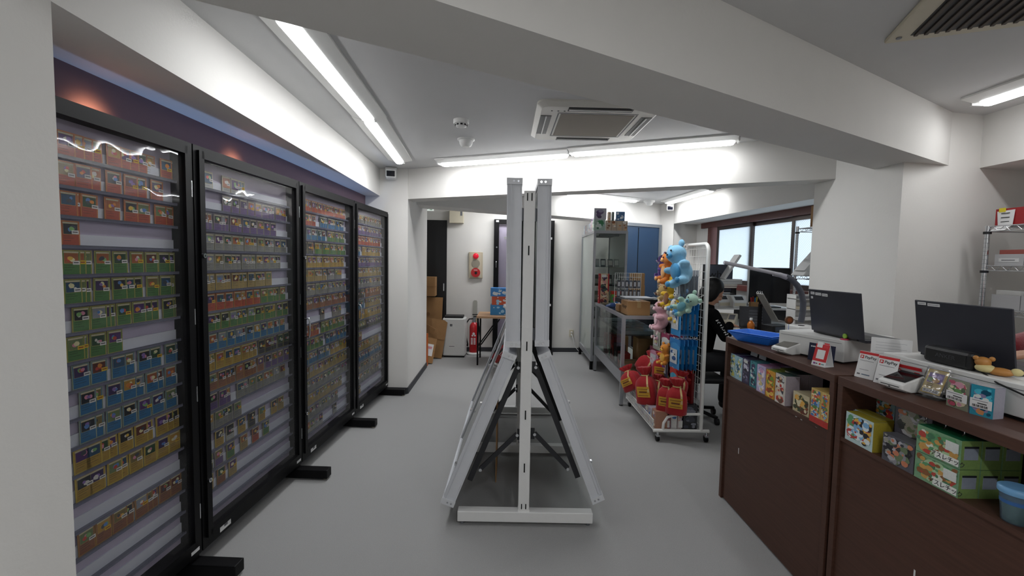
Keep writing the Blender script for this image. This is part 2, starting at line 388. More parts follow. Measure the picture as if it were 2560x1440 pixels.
def fixture(p, q, label, mt=None, wide=.23):
    p = Vector((p[0], p[1])); q = Vector((q[0], q[1])); c = (p + q) / 2; L = (q - p).length; rz = math.atan2((q - p).y, (q - p).x)
    t = thing('ceiling_light', label, 'ceiling light', (c.x, c.y, ZC), rz, 'long ceiling tube lights')
    h = wide / 2
    mb = MB()
    x0, x1 = -L / 2 - .02, L / 2 + .02
    for s in (-1, 1):
        mb.add([(x0, s * h, -.001), (x1, s * h, -.001), (x1, s * h, -.012), (x0, s * h, -.012), (x0, s * .035, -.001), (x1, s * .035, -.001), (x1, s * .035, -.03), (x0, s * .035, -.03)],
               [(0, 1, 2, 3), (3, 2, 6, 7), (4, 5, 6, 7), (0, 3, 7, 4), (1, 2, 6, 5), (0, 1, 5, 4)])
    mb.box(x0, x1, -.035, .035, -.03, -.001)
    mb.build('housing', M_white, t)
    n = 10; prof = [(.042 * math.cos(PI * i / n), -.03 - .028 * math.sin(PI * i / n)) for i in range(n + 1)]
    ps = []; xs = [(-L / 2, .55, .4), (-L / 2 + .012, .9, .85), (-L / 2 + .03, 1, 1), (L / 2 - .03, 1, 1), (L / 2 - .012, .9, .85), (L / 2, .55, .4)]
    vs = [(x, y * a, -.03 + (z + .03) * b) for x, a, b in xs for y, z in prof]; k = n + 1
    fs = [(j * k + i, j * k + i + 1, (j + 1) * k + i + 1, (j + 1) * k + i) for j in range(len(xs) - 1) for i in range(n)] + [tuple(range(k)), tuple(range((len(xs) - 1) * k, len(xs) * k))]
    mb = MB(); mb.add(vs, fs, None, True); mb.build('tube_diffuser', mt or M_tube, t)
    for x in (x0 - .012, x1):
        MB().box(x, x + .012, -.045, .045, -.04, -.001).build('end_bracket', M_whitep, t)
    return t
fixture((-.925, 1.80), (-.998, 3.07), 'long tube light nearest the camera above the black card cabinets', M_tubeA)
fixture((-1.008, 3.11), (-1.12, 4.375), 'tube light above the far black cabinets, ending near the white wall camera', M_tubeA)
fixture((-.716, 4.431), (.475, 3.965), 'left one of two end-to-end tube lights along the far beam', M_tubeA)
fixture((.511, 3.919), (1.693, 3.443), 'right one of two end-to-end tube lights along the far beam', M_tubeA)
fixture((-.55, 6.55), (.68, 6.88), 'tube light over the passage behind the rear beam', M_tubeR)
fixture((.757, 6.20), (1.865, 6.77), 'tube light over the tall glass showcase beyond the far beam')
fixture((2.41, 6.92), (2.53, 5.70), 'tube light by the frosted windows beyond the far beam')
fixture((.25, -1.2), (.30, .05), 'tube light behind the camera over the shop aisle', M_tubeR)
fixture((1.6, -1.2), (1.65, .05), 'tube light behind the camera beside the counter end', M_tubeR)  # added as general fill, keeps the floor and rack bright
fixture((2.668, 2.57), (2.70, 1.30), 'tube light at the upper right edge, above the register counter', M_tubeE)
# cassette air conditioner
def cassette(loc, rz, size, label, grille_slats):
    t = thing('air_conditioner', label, 'air conditioner', loc, rz)
    s = size / 2; mb = MB()
    n = 6; out = []; inn = []
    def rr(a, r, z):
        pts = []
        for cx, cy, t0 in ((a - r, a - r, 0), (-a + r, a - r, PI / 2), (-a + r, -a + r, PI), (a - r, -a + r, 1.5 * PI)):
            for i in range(n + 1): th = t0 + PI / 2 * i / n; pts.append((cx + r * math.cos(th), cy + r * math.sin(th), z))
        return pts
    A = rr(s, .06, 0); B = rr(s, .06, -.012); D = rr(s - .03, .05, -.035); k = len(A)
    mb.add(A + B + D, [(i, (i + 1) % k, k + (i + 1) % k, k + i) for i in range(k)] + [(k + i, k + (i + 1) % k, 2 * k + (i + 1) % k, 2 * k + i) for i in range(k)] + [tuple(range(2 * k, 3 * k))], None, False)
    mb.build('panel', M_cream if grille_slats else mat('aged_white_plastic', '#c9c7c0', .45, var=.03), t)
    g = s * .60
    mb = MB(); mb.box(-g, g, -g, g, -.037, -.034); mb.build('intake_grille', mat('beige_intake_grille', '#8d857b', .8, var=.10, scale=300), t)
    mb = MB(); mb.box(-g - .02, g + .02, -g - .02, -g - .012, -.036, -.034); mb.box(-g - .02, g + .02, g + .012, g + .02, -.036, -.034)
    mb.box(-g - .02, -g - .012, -g, g, -.036, -.034); mb.box(g + .012, g + .02, -g, g, -.036, -.034); mb.build('grille_seam', M_greyink, t)
    for a in range(4):
        M = Matrix.Rotation(a * PI / 2, 4, 'Z')
        mb = MB(); mb.box(-g * .85, g * .85, g + .055, g + .125, -.0375, -.033, M); sl = mb.build('air_slot', M_blackp, t)
        mb = MB(); mb.box(-g * .83, g * .83, g + .085, g + .093, -.044, -.036, M); mb.build('louvre', M_whitep, sl)
    for x in (-.02, .02, .06): MB().box(-s + .08 + x + .03, -s + .09 + x + .03, -s + .10, -s + .108, -.037, -.034).build('sensor_mark', M_blackp, t)
    return t
c4 = [(.157, 2.727), (.113, 3.492), (.903, 3.509), (.93, 2.76)]
cassette((.525, 3.115, ZC), math.radians(1), .79, 'square cassette air conditioner on the ceiling beyond the diagonal beam', False)
t = thing('air_conditioner', 'beige ceiling unit with a dark slatted grille at the upper right', 'air conditioner', (1.95, 1.55, ZC), math.radians(-21))
mb = MB(); mb.box(-.49, .6, -.25, .25, -.02, 0); mb.build('panel', M_cream, t, bevel=.008)
mb = MB(); mb.box(-.42, .55, -.17, .19, -.022, -.019); mb.build('grille_recess', M_blackp, t)
for i in range(28):
    mb = MB(); x = -.41 + i * .034; mb.box(x, x + .012, -.17, .19, -.028, -.021); mb.build('slat', mat('brown_grille_slat', '#4a4038', .6), t)
mb = MB(); mb.cyl((-.455, .2, -.02), (-.455, .2, -.024), .01); mb.build('screw', M_alud, t)
# detectors, domes, cameras
p = atz(1153, 300, ZC)
t = thing('smoke_detector', 'round smoke detector with dark slots on the ceiling', 'smoke detector', (p.x, p.y, ZC))
mb = MB(); mb.lathe([(.055, 0), (.055, -.022), (.05, -.028)], 24); mb.build('base', M_whitep, t)
mb = MB(); mb.lathe([(.042, -.028), (.038, -.046), (.02, -.052)], 24); mb.build('sensor_cap', M_whitep, t)
for i in range(9):
    a = 2 * PI * i / 9; mb = MB(); mb.box(.0385, .0435, -.008, .008, -.042, -.032, Matrix.Rotation(a, 4, 'Z')); mb.build('slot', M_blackp, t)
p = atz(1165, 348, ZC)
t = thing('dome_detector', 'small white dome sensor beside the smoke detector', 'sensor', (p.x, p.y, ZC))
mb = MB(); mb.lathe([(.07, 0), (.07, -.008), (.058, -.012)], 24); mb.build('base', M_whitep, t)
mb = MB(); mb.lathe([(.055, -.012), (.052, -.035), (.042, -.055), (.03, -.062)], 24); mb.build('dome', M_whitep, t)
p = atz(1618, 509, ZC)
t = thing('dome_detector', 'white dome sensor on the far ceiling by the blue door', 'sensor', (2.12, 6.95, ZC))
mb = MB(); mb.lathe([(.085, 0), (.085, -.02), (.06, -.035)], 24); mb.build('base', M_whitep, t)
mb = MB(); mb.lathe([(.06, -.035), (.052, -.06), (.03, -.072)], 24); mb.build('dome', M_whitep, t)
def wallcam(loc, rz, label, sc=1.0):
    t = thing('security_camera', label, 'security camera', loc, rz)
    mb = MB(); mb.box(-.06 * sc, .06 * sc, -.05 * sc, .03 * sc, -.03 * sc, 0); mb.build('bracket', M_whitep, t, bevel=.006)
    mb = MB(); mb.box(-.055 * sc, .055 * sc, -.12 * sc, .02 * sc, -.12 * sc, -.03 * sc); mb.build('housing', M_whitep, t, bevel=.015)
    mb = MB(); mb.box(-.042 * sc, .042 * sc, -.126 * sc, -.118 * sc, -.108 * sc, -.05 * sc); mb.build('lens_window', mat('dark_lens_window', '#0a0c18', .1), t, bevel=.003)
    return t
wallcam((-1.32, 4.80, 2.475), math.radians(12), 'white box camera at the top of the pillar beyond the cabinets')
wallcam((2.50, 7.08, 2.455), math.radians(-20), 'white box camera in the far corner between blue door and windows', .95)
# warm lamps that stand hidden behind the cabinets and wash the plum wall, and an added blue fill light for the beam underside
def hidden_lamp(px, py):
    p = atx(px, py, -1.60)
    l = bpy.data.lights.new('wall_wash_bulb', 'SPOT'); l.energy = .9; l.color = (1, .50, .24); l.shadow_soft_size = .015; l.spot_size = math.radians(142); l.spot_blend = .5
    o = bpy.data.objects.new('wall_wash_bulb', l); COL.objects.link(o); o.location = (-1.562, p.y, 2.0); o.rotation_euler = (0, PI / 2, 0)
hidden_lamp(235, 235); hidden_lamp(590, 372)
l = bpy.data.lights.new('blue_underside_fill', 'AREA'); l.shape = 'RECTANGLE'; l.size = .03; l.size_y = 3.0; l.energy = 1.5; l.color = (.34, .55, 1)  # added unseen area light, tints the beam underside blue
o = bpy.data.objects.new('blue_underside_fill', l); COL.objects.link(o); o.location = (-1.58, 3.1, 1.75); o.rotation_euler = (PI, math.radians(-14), 0)
# ================================================================== FOUR BLACK CARD CABINETS ALONG THE LEFT WALL
CA = Vector((-1.489, 1.09)); CDIR = Vector((.034, 1.0)).normalized(); CW = .9335; CH = 2.005
CRZ = math.atan2(CDIR.y, CDIR.x)          # local x runs along the row (away from the camera), local -y faces the aisle
M_lilac = mat('pale_lilac_backing', '#b9b1c4', .7, var=.03)
M_strip = mat('white_card_strip', '#d2d5dc', .55, var=.02)
M_lip = glass('clear_rail_lip', tint=(.80, .82, .93), rough=.05, ior=1.5, body=.25, bodycol=(.55, .56, .72))
M_sleeve = mat('trading_card_face', vcol=True, rough=.38, var=.22, scale=140, coat=.25)
CT = .078                                  # cabinet depth
ST = .056; RT = .052; GZ0 = .175; ROWP = .1003; NROW = 17; ZTOP = CH - .087
def cab_frame(mb, w, st):
    mb.box(0.004, w - .004, 0, CT, CH - RT, CH)
    mb.box(0.004, w - .004, 0, CT, .09, .165)
    mb.box(0.004, st, 0, CT, .165, CH - RT); mb.box(w - st, w - .004, 0, CT, .165, CH - RT)
CABN = ['nearest', 'second', 'third', 'farthest']
cabs = []
for k in range(4):
    o = CA + CDIR * (CW * k)
    t = thing('display_cabinet', {0: 'black framed card cabinet nearest the camera, partly behind the white wall', 1: 'second black card cabinet from the camera with a number sticker below its glass',
              2: 'third black card cabinet from the camera, between two foot bars', 3: 'farthest black card cabinet, standing against the white pillar'}[k], 'display cabinet', (o.x, o.y, 0), CRZ, 'black card cabinets')
    # local y>0 must point to the wall: rotating x onto CDIR sends local y to -x world = wall side
    mb = MB(); cab_frame(mb, CW, ST); mb.build('cabinet_frame', M_black, t)
    mb = MB(); mb.box(ST - .02, CW - ST + .02, -.008, 0, CH - RT + .012, CH - RT + .016); mb.box(ST - .012, CW - ST + .012, -.012, .004, CH - RT - .004, CH - RT + .03)
    mb.box(ST - .012, CW - ST + .012, -.012, .004, .14, .168); mb.box(ST - .03, ST + .002, -.012, .004, .14, CH - RT + .03); mb.box(CW - ST - .002, CW - ST + .03, -.012, .004, .14, CH - RT + .03)
    door = mb.build('door_frame', M_black, t)
    mb = MB(); mb.quad((ST - .005, .004, .16), (CW - ST + .005, .004, .16), (CW - ST + .005, .004, CH - RT + .004), (ST - .005, .004, CH - RT + .004)); mb.build('clear_door_sheet', G_acryl, door)
    mb = MB(); mb.box(.02, CW - .02, CT - .018, CT - .004, .12, CH - .03); mb.build('backing_board', M_lilac, t)
    for r in range(NROW):
        zt = ZTOP - r * ROWP
        mb = MB(); mb.box(ST, CW - ST, CT - .024, CT - .018, zt - ROWP + .006, zt - ROWP + .05); rl = mb.build('card_rail', M_strip, t)
        mb = MB(); mb.box(ST, CW - ST, CT - .046, CT - .024, zt - ROWP + .0, zt - ROWP + .006); mb.box(ST, CW - ST, CT - .047, CT - .045, zt - ROWP, zt - ROWP + .012); mb.build('rail_lip', M_lip, rl)
    for z in (1.80, 1.22, .86, .30):
        mb = MB(); mb.box(CW - .022, CW - .014, -.006, 0, z - .035, z + .035); mb.cyl((CW - .018, -.006, z - .036), (CW - .018, -.006, z + .036), .004, 8); mb.build('hinge', M_chrome, door)
    for z in (1.50, .42):
        mb = MB(); mb.cyl((ST - .017, -.013, z), (ST - .017, -.02, z), .011, 14); lk = mb.build('lock', M_chrome, door)
        mb = MB(); mb.box(ST - .0185, ST - .0155, -.0212, -.02, z - .005, z + .005); mb.build('keyhole', M_blackp, lk)
    if k >= 2:
        mb = MB(); mb.tube([(ST - .02, -.012, 1.08), (ST - .02, -.04, 1.085), (ST - .02, -.045, 1.06), (ST - .02, -.045, .98), (ST - .02, -.04, .955), (ST - .02, -.012, .96)], .005, 8); mb.build('pull_handle', M_chrome, door)
    mb = MB(); mb.box(CW - .07, CW - .003, -.205, CT + .02, .012, .07); ft = mb.build('foot_bar', M_black, t, bevel=.004)
    mb = MB(); mb.cyl((CW - .036, -.18, 0), (CW - .036, -.18, .013), .016, 12); mb.build('leveling_foot', M_cream, ft)
    mb = MB(); mb.box(CW - .065, CW - .008, .01, CT - .01, .07, .10); mb.build('foot_post', M_black, t)
    if k >= 1:
        mb = MB(); mb.box(.12, .20, -.0014, 0, .105, .15); tg = mb.build('number_tag', M_paper, t)
        mb = MB(); mb.box(.15, .175, -.002, -.0014, .118, .138); mb.build('tag_print', M_greyink, tg)
    mb = MB(); mb.box(CW - .07, CW - .02, -.0014, 0, .112, .128); mb.build('maker_plate', M_paper, t)
    cabs.append(t)
# ---------------------------------------------------------------- trading cards
PAL = {'red': ('#a8492f', '#c07a3e'), 'green': ('#4f7a45', '#a39a52'), 'blue': ('#2f6c96', '#8d9a86'), 'yellow': ('#a8893f', '#c2a94c'), 'brown': ('#8a5a3d', '#a3783f'),
       'purple': ('#66507e', '#8b8478'), 'grey': ('#85857f', '#9b967f'), 'tan': ('#a08b58', '#b59a4e'), 'dark': ('#3a3d40', '#7d7448'), 'white': ('#a5a7a2', '#b0a98c')}
ARTC = ['#20242e', '#3b2b57', '#5e2a22', '#2d4f6b', '#7a6a3a', '#2b4a33', '#8a8f98', '#a15c33', '#52306a', '#1a1d22', '#6e7f54', '#b48a3c']
FIG = ['#e0b64a', '#d8d4cc', '#c24a3a', '#5b87c4', '#d88a3c', '#8c6fb0', '#7fae6a', '#e6dfae', '#3f4650', '#d68aa0']
rc = random.Random(11)
def card(mb, x, y, z, kind, rnd):
    """a sleeved card: lower left corner x, z, front face at y (local -y is out)"""
    w, h = .063, .088; body, bord = PAL[kind]
    tl = (rnd.random() - .5) * .05
    M = Matrix.Translation((x + w / 2, y, z + h / 2)) @ Matrix.Rotation(tl, 4, 'Y') @ Matrix.Translation((-w / 2, 0, -h / 2))
    q = lambda x0, x1, z0, z1, c, d: (mb.color(c), mb.add([(x0, d, z0), (x1, d, z0), (x1, d, z1), (x0, d, z1)], [(0, 1, 2, 3)], M))
    mb.color(bord); mb.box(0, w, 0, .0012, 0, h, M)
    q(.004, w - .004, .004, h - .004, body, -.0002)
    q(.006, w - .006, h - .010, h - .005, '#cfc7a6', -.0003)
    a0, a1, b0, b1 = .008, w - .008, .042, h - .011
    if kind in ('white', 'dark'): a0, a1, b0, b1 = .005, w - .005, .03, h - .009
    q(a0 - .001, a1 + .001, b0 - .001, b1 + .001, '#b9a565', -.0003)
    q(a0, a1, b0, b1, rnd.choice(ARTC), -.0004)
    for i in range(3):
        cx = a0 + (a1 - a0) * (.3 + .4 * rnd.random()); cz = b0 + (b1 - b0) * (.35 + .35 * rnd.random()); r = .006 + .005 * rnd.random()
        mb.color(rnd.choice(FIG)); n = 7
        mb.add([(cx + r * (1.2 if i else 1) * (.7 + .3 * rnd.random()) * math.cos(2 * PI * j / n), -.0005 - i * .0001, cz + r * (.7 + .3 * rnd.random()) * math.sin(2 * PI * j / n)) for j in range(n)], [tuple(range(n))], M)
    for zz in (.036, .029, .020):
        q(.008, .008 + .02 + .022 * rnd.random(), zz - .0012, zz, '#2c2a26', -.0004)
    return M
def sticker(mb, M, rnd):
    yel = rnd.random() < .28
    mb.color('#d8b52a' if yel else '#d9d7d2'); x = .034 + .008 * rnd.random(); z = .037 + .006 * rnd.random()
    mb.add([(x, -.0012, z), (x + .024, -.0012, z), (x + .024, -.0012, z + .013), (x, -.0012, z + .013)], [(0, 1, 2, 3)], M)
    mb.color('#8a2c20' if yel else '#4a4a4e')
    mb.add([(x + .003, -.0014, z + .005), (x + .020, -.0014, z + .005), (x + .020, -.0014, z + .0085), (x + .003, -.0014, z + .0085)], [(0, 1, 2, 3)], M)
NCARD = 0; stuffcards = None
def put_card(k, r, x, depth, kind, idx):
    global NCARD, stuffcards
    t = cabs[k]; z = ZTOP - (r + 1) * ROWP + .007; y = CT - .030 + depth
    if NCARD < 300:
        NCARD += 1
        mb = MB(); M = card(mb, 0, 0, 0, kind, rc)
        o = mb.build('trading_card', M_sleeve)
        loc = Vector((x, y, z)); c = math.cos(CRZ); s = math.sin(CRZ)
        o.location = (t.location.x + c * x - s * y, t.location.y + s * x + c * y, z); o.rotation_euler = (0, 0, CRZ)
        tag(o, f'{kind} trading card, {ORD[idx]} visible from the left, {ORD[r]} row of the {CABN[k]} black cabinet', 'card', f'cards on the {ORD[r]} row of the {CABN[k]} cabinet')
        if rc.random() < .9:
            mb = MB(); sticker(mb, M, rc); mb.build('price_sticker', M_matte, o)
    else:
        if stuffcards is None: stuffcards = MB()
        m2 = MB(); M = card(m2, 0, 0, 0, kind, rc)
        if rc.random() < .9: sticker(m2, M, rc)
        W = Matrix.Translation(t.location) @ Matrix.Rotation(CRZ, 4, 'Z') @ Matrix.Translation((x, y, z))
        for f, c in zip(m2.f, m2.c):
            stuffcards.cur = c; stuffcards.any = True; stuffcards.add([m2.v[i] for i in f], [tuple(range(len(f)))], W)
def xl(k, px, py=700):
    """position along cabinet k of the plane point seen at pixel px"""
    o = CA + CDIR * (CW * k); nrm = Vector((-CDIR.y, CDIR.x)) * (CT - .03)
    p = atplane(px, py, o + nrm, o + nrm + CDIR); return (Vector((p.x, p.y)) - o).dot(CDIR)
def fan(k, r, x0, x1, n, kind, i0):
    """n cards from x0 on, the first on top, the last ending at x1"""
    step = (x1 - .063 - x0) / (n - 1) if n > 1 else 0
    step = min(max(step, .012), .0645)
    for j in range(n): put_card(k, r, x0 + j * step, .0016 * j, kind, i0 + j)
    return i0 + n
A1 = lambda x: 120 + x / 2.768
A2 = lambda x: 140 + x / 3.6
ROWS1 = [(A1, 'red', [(60, 385, 4), (405, 750, 5), (775, 890, 2)], 400), (A1, 'red', [(60, 170, 1), (185, 370, 2), (400, 518, 1), (525, 685, 2), (708, 800, 1)], 460),
         (A1, 'red', [(75, 190, 2), (225, 355, 1), (390, 510, 1), (525, 708, 2), (735, 880, 2)], 520), (A1, 'red', [(90, 180, 1)], 590),
         (A1, 'green', [(95, 310, 3), (322, 440, 1), (447, 562, 1), (568, 668, 1), (672, 757, 1), (762, 890, 2)], 660),
         (A2, 'green', [(70, 325, 3), (340, 485, 1), (507, 790, 3), (815, 925, 1), (938, 1105, 3)], 740),
         (A2, 'green', [(145, 300, 1), (312, 545, 3), (548, 680, 1), (690, 935, 3), (962, 1105, 2)], 810),
         (A2, 'green', [(95, 295, 2), (305, 460, 1), (465, 605, 1)], 880),
         (A2, 'blue', [(140, 300, 1), (312, 465, 1), (500, 715, 2), (740, 955, 2), (985, 1120, 2)], 930),
         (A2, 'blue', [(205, 425, 2), (455, 595, 1), (600, 800, 2), (812, 975, 2), (985, 1090, 1)], 990),
         (A2, 'blue', [(205, 435, 2), (450, 590, 1), (600, 725, 1), (742, 855, 1), (868, 975, 1), (990, 1105, 1)], 1050),
         (A2, 'yellow', [(150, 250, 1), (258, 560, 3), (565, 695, 1), (710, 878, 2), (905, 1120, 3)], 1110),
         (A2, 'yellow', [(165, 275, 2), (290, 455, 1), (460, 655, 2), (660, 790, 1), (795, 910, 1), (915, 1025, 1), (1035, 1120, 1)], 1170),
         None, (A2, 'brown', [(185, 345, 1), (350, 500, 1), (505, 705, 2), (712, 930, 3), (935, 1045, 1), (1050, 1120, 1)], 1290)]
XMAX = CW - ST - .001
for r, row in enumerate(ROWS1):
    if not row: continue
    cv, kind, gs, py = row; i = 0
    for a, b, n in gs:
        x0 = xl(0, cv(a), py); x1 = min(xl(0, cv(b), py), XMAX)
        if x0 + .063 > XMAX: x0 = XMAX - .063
        i = fan(0, r, x0, max(x1, x0 + .063), n, kind, i)
def row_fill(k, r, spans):
    i = 0; L = CW - 2 * ST
    for a, b, kind in spans:
        x = ST + .006 + a * L; e = ST + b * L - .004
        while x + .06 < e:
            n = rc.choice((1, 1, 2, 1, 3)); w = .063 + (n - 1) * rc.uniform(.026, .042)
            if x + w > e: n = 1; w = .063
            if x + w > e + .004: break
            i = fan(k, r, x, x + w, n, kind, i); x += w + rc.uniform(.002, .006)
def singles(k, r, items):
    for i, (a, kind) in enumerate(items): put_card(k, r, ST + .006 + a * (CW - 2 * ST - .075), 0, kind, i)
for r, s in enumerate([[(0, .2, 'white'), (.24, .55, 'white')], [(0, .1, 'purple'), (.24, 1, 'purple')], [(0, .86, 'purple')], [(0, 1, 'grey')], [(0, .92, 'grey')], [(0, .78, 'tan')],
                       [(0, .62, 'red'), (.62, .97, 'green')], [(0, 1, 'green')], [(0, .07, 'green'), (.09, 1, 'blue')], [(0, .58, 'yellow'), (.58, 1, 'dark')],
                       [(0, .66, 'brown'), (.66, 1, 'purple')], [(0, .34, 'purple'), (.34, .96, 'grey')], None, None]):
    if s: row_fill(1, r, s)
row_fill(1, 12, [(0, .42, 'grey')])
singles(1, 13, [(.02, 'grey'), (.14, 'yellow'), (.25, 'white'), (.38, 'yellow'), (.50, 'dark'), (.63, 'yellow'), (.80, 'yellow'), (.90, 'tan')])
singles(1, 14, [(.03, 'dark'), (.13, 'purple'), (.25, 'green'), (.40, 'tan'), (.54, 'red'), (.68, 'green')])
singles(1, 15, [(.03, 'tan'), (.15, 'brown'), (.27, 'tan')])
for r, s in enumerate([[(0, 1, 'red')], [(0, .4, 'red'), (.4, 1, 'blue')], [(0, .55, 'blue'), (.55, 1, 'green')], [(0, .3, 'dark'), (.3, 1, 'green')], [(0, 1, 'yellow')], [(0, .55, 'tan'), (.55, .95, 'grey')],
                       [(0, 1, 'grey')], [(0, 1, 'brown')], [(.4, .52, 'grey'), (.65, .9, 'grey')], [(0, .4, 'red'), (.4, 1, 'green')], [(0, .45, 'green'), (.5, 1, 'blue')],
                       [(0, .6, 'blue'), (.6, 1, 'yellow')], [(0, 1, 'tan')], [(0, 1, 'grey')], [(0, .9, 'tan')], [(0, .8, 'grey')], [(.1, .5, 'white'), (.65, .76, 'white')]]): row_fill(2, r, s)
for r, s in enumerate([[(0, 1, 'grey')], [(0, 1, 'purple')], [(0, 1, 'red')], [(0, .3, 'blue'), (.3, 1, 'yellow')], [(0, 1, 'purple')], [(0, 1, 'tan')], [(0, 1, 'grey')], [(0, .4, 'dark'), (.4, 1, 'brown')],
                       [(0, .4, 'blue'), (.4, 1, 'tan')], [(.2, 1, 'yellow')], [(0, 1, 'dark')], [(0, .3, 'brown')], [(0, .9, 'tan')], [(0, 1, 'blue')], [(0, 1, 'grey')], [(.1, .95, 'grey')], [(0, .3, 'tan')]]): row_fill(3, r, s)
if stuffcards:
    tag(stuffcards.build('trading_cards', M_sleeve), 'hundreds of small trading cards in rows inside the two far black cabinets', 'cards', None, 'stuff')
# ================================================================== FOLDING PANEL RACK IN THE MIDDLE
RX, RY = .088, 2.42
rack = thing('panel_rack', 'grey aluminium folding panel rack on a white post in the middle of the aisle', 'display rack', (RX, RY, 0))
def rl(px, py): p = aty(px, py, RY); return (p.x - RX, p.z)
M_post = mat('off_white_steel', '#e0e0df', .45, var=.03)
M_dkarm = mat('charcoal_steel', '#1c1d22', .45, var=.08)
DEP = [0.0, .91, 1.80]
for i, y in enumerate(DEP):
    mb = MB(); mb.box(-.031, .031, y, y + .032, .07, 1.885); post = mb.build('post', M_post, rack, bevel=.003)
    for z in (1.56, 1.03, .64, .335):
        MB().box(-.0035, .0035, y - .0012, y + .001, z - .026, z + .026).build('slot', M_black, post)
    for x in (-.012, .012):
        MB().box(x - .003, x + .003, y - .0012, y + .001, 1.83, 1.872).build('notch', M_black, post)
        MB().box(x - .003, x + .003, y - .0012, y + .001, .09, .125).build('notch', M_black, post)
    mb = MB(); mb.box(-.375, .393, y - .012, y + .045, .022, .082); base = mb.build('base_bar', M_post, rack, bevel=.004)
    for x in (-.35, .37): MB().cyl((x, y + .016, 0), (x, y + .016, .023), .012, 12).build('leveling_foot', M_alud, base)
    mb = MB(); mb.box(-.033, .033, y - .002, y + .034, .07, .095); mb.build('post_socket', M_post, base)
for z in (1.80, .98, .14):
    MB().box(-.012, .012, .03, 1.80, z - .018, z + .018).build('cross_rail', M_post, rack)
def panel(quad, y0, y1, outer, backed):
    """quad: (x,z) corners top-outer, top-inner, bottom-inner, bottom-outer; a glazed aluminium frame from y0 to y1"""
    to, ti, bi, bo = [Vector((x, 0, z)) for x, z in quad]
    L = (bo - to); ln = L.length; e = L / ln; n = (ti - to); d = n.length; n = n / d
    P = lambda s, t, y: tuple(to + e * s + n * t + Vector((0, y, 0)))
    def bar(mb, s0, s1, t0, t1, a, b):
        mb.add([P(s0, t0, a), P(s0, t1, a), P(s1, t1, a), P(s1, t0, a), P(s0, t0, b), P(s0, t1, b), P(s1, t1, b), P(s1, t0, b)],
               [(0, 1, 2, 3), (7, 6, 5, 4), (0, 4, 5, 1), (1, 5, 6, 2), (2, 6, 7, 3), (3, 7, 4, 0)])
    g = .012
    mb = MB()
    bar(mb, .03, ln - .03, .0, d, y0 + .008, y0 + .032)
    bar(mb, .03, ln - .03, .0, .005, y0, y0 + .04); bar(mb, .03, ln - .03, d - .005, d, y0, y0 + .032); bar(mb, .03, ln - .03, d * .24, d * .30, y0 + .001, y0 + .03); 
    bar(mb, .03, ln - .03, 0, d, y1 - .032, y1 - .008); bar(mb, .03, ln - .03, 0, .005, y1 - .04, y1)
    bar(mb, .002, .03, 0, d, y0 + .03, y1 - .03); bar(mb, ln - .03, ln - .002, 0, d, y0 + .03, y1 - .03)
    pn = mb.build('panel_frame', M_alu, rack)
    for s0, s1 in ((0, .034), (ln - .034, ln)):
        for ya, yb in ((y0 - .004, y0 + .04), (y1 - .04, y1 + .004)):
            mb = MB(); bar(mb, s0, s1, -.002, d + .002, ya, yb); cp = mb.build('corner_cap', mat('satin_aluminium_cap', '#d2d4d8', .45, metal=.1, var=.03), pn)
        for tt in (.45, .75):
            c = Vector(P((s0 + s1) / 2, d * tt, y0 - .004)); MB().cyl(c, c + Vector((0, -.0015, 0)), .0055, 12).build('screw', M_chrome, pn)
    mb = MB(); mb.quad(P(.03, .01, y0 + .035), P(.03, .01, y1 - .035), P(ln - .03, .01, y1 - .035), P(ln - .03, .01, y0 + .035)); mb.build('clear_pane', G_case, pn)
    if backed:
        mb = MB(); bar(mb, .02, ln - .02, d - .012, d - .008, y0 + .035, y1 - .035); mb.build('backing_board', mat('pale_backing_board', '#b7b7b4', .7, var=.03), pn)
    for s in (.35, .75):
        c = Vector(P(ln * s, -.004, y0 + .02)); mb = MB(); mb.add([c + Vector((dx, dy, dz)) for dx in (-.008, .004) for dy in (-.012, .012) for dz in (-.006, .006)], [(0, 1, 3, 2), (4, 6, 7, 5), (0, 4, 5, 1), (2, 3, 7, 6), (0, 2, 6, 4), (1, 5, 7, 3)])
        mb.build('clip', M_chrome, pn)
    return pn
UL = [rl(1268, 444), rl(1306, 445), rl(1300, 864), rl(1263, 868)]
UR = [rl(1380, 447), rl(1345, 447), rl(1336, 868), rl(1372, 866)]
LL = [rl(1261, 877), rl(1292, 889), rl(1132, 1269), rl(1102, 1257)]
LR = [rl(1374, 876), rl(1345, 889), rl(1483, 1259), rl(1511, 1249)]
for i in range(2):
    a, b = DEP[i] + .0, DEP[i + 1] - .012
    panel(UL, a, b, -1, False); panel(UR, a, b, 1, True)
    panel(LL, a, b, -1, False); panel(LR, a, b, 1, True)
def flat(p, q, w, t, y, name, mt, par=rack):
    p = Vector((p[0], 0, p[1])); q = Vector((q[0], 0, q[1])); d = (q - p).normalized(); n = Vector((d.z, 0, -d.x)) * (w / 2)
    vs = [p - n, p + n, q + n, q - n]; Y = Vector((0, y, 0)); Y2 = Vector((0, y + t, 0))
    return MB().add([v + Y for v in vs] + [v + Y2 for v in vs], [(0, 1, 2, 3), (7, 6, 5, 4), (0, 4, 5, 1), (1, 5, 6, 2), (2, 6, 7, 3), (3, 7, 4, 0)]).build(name, mt, par)
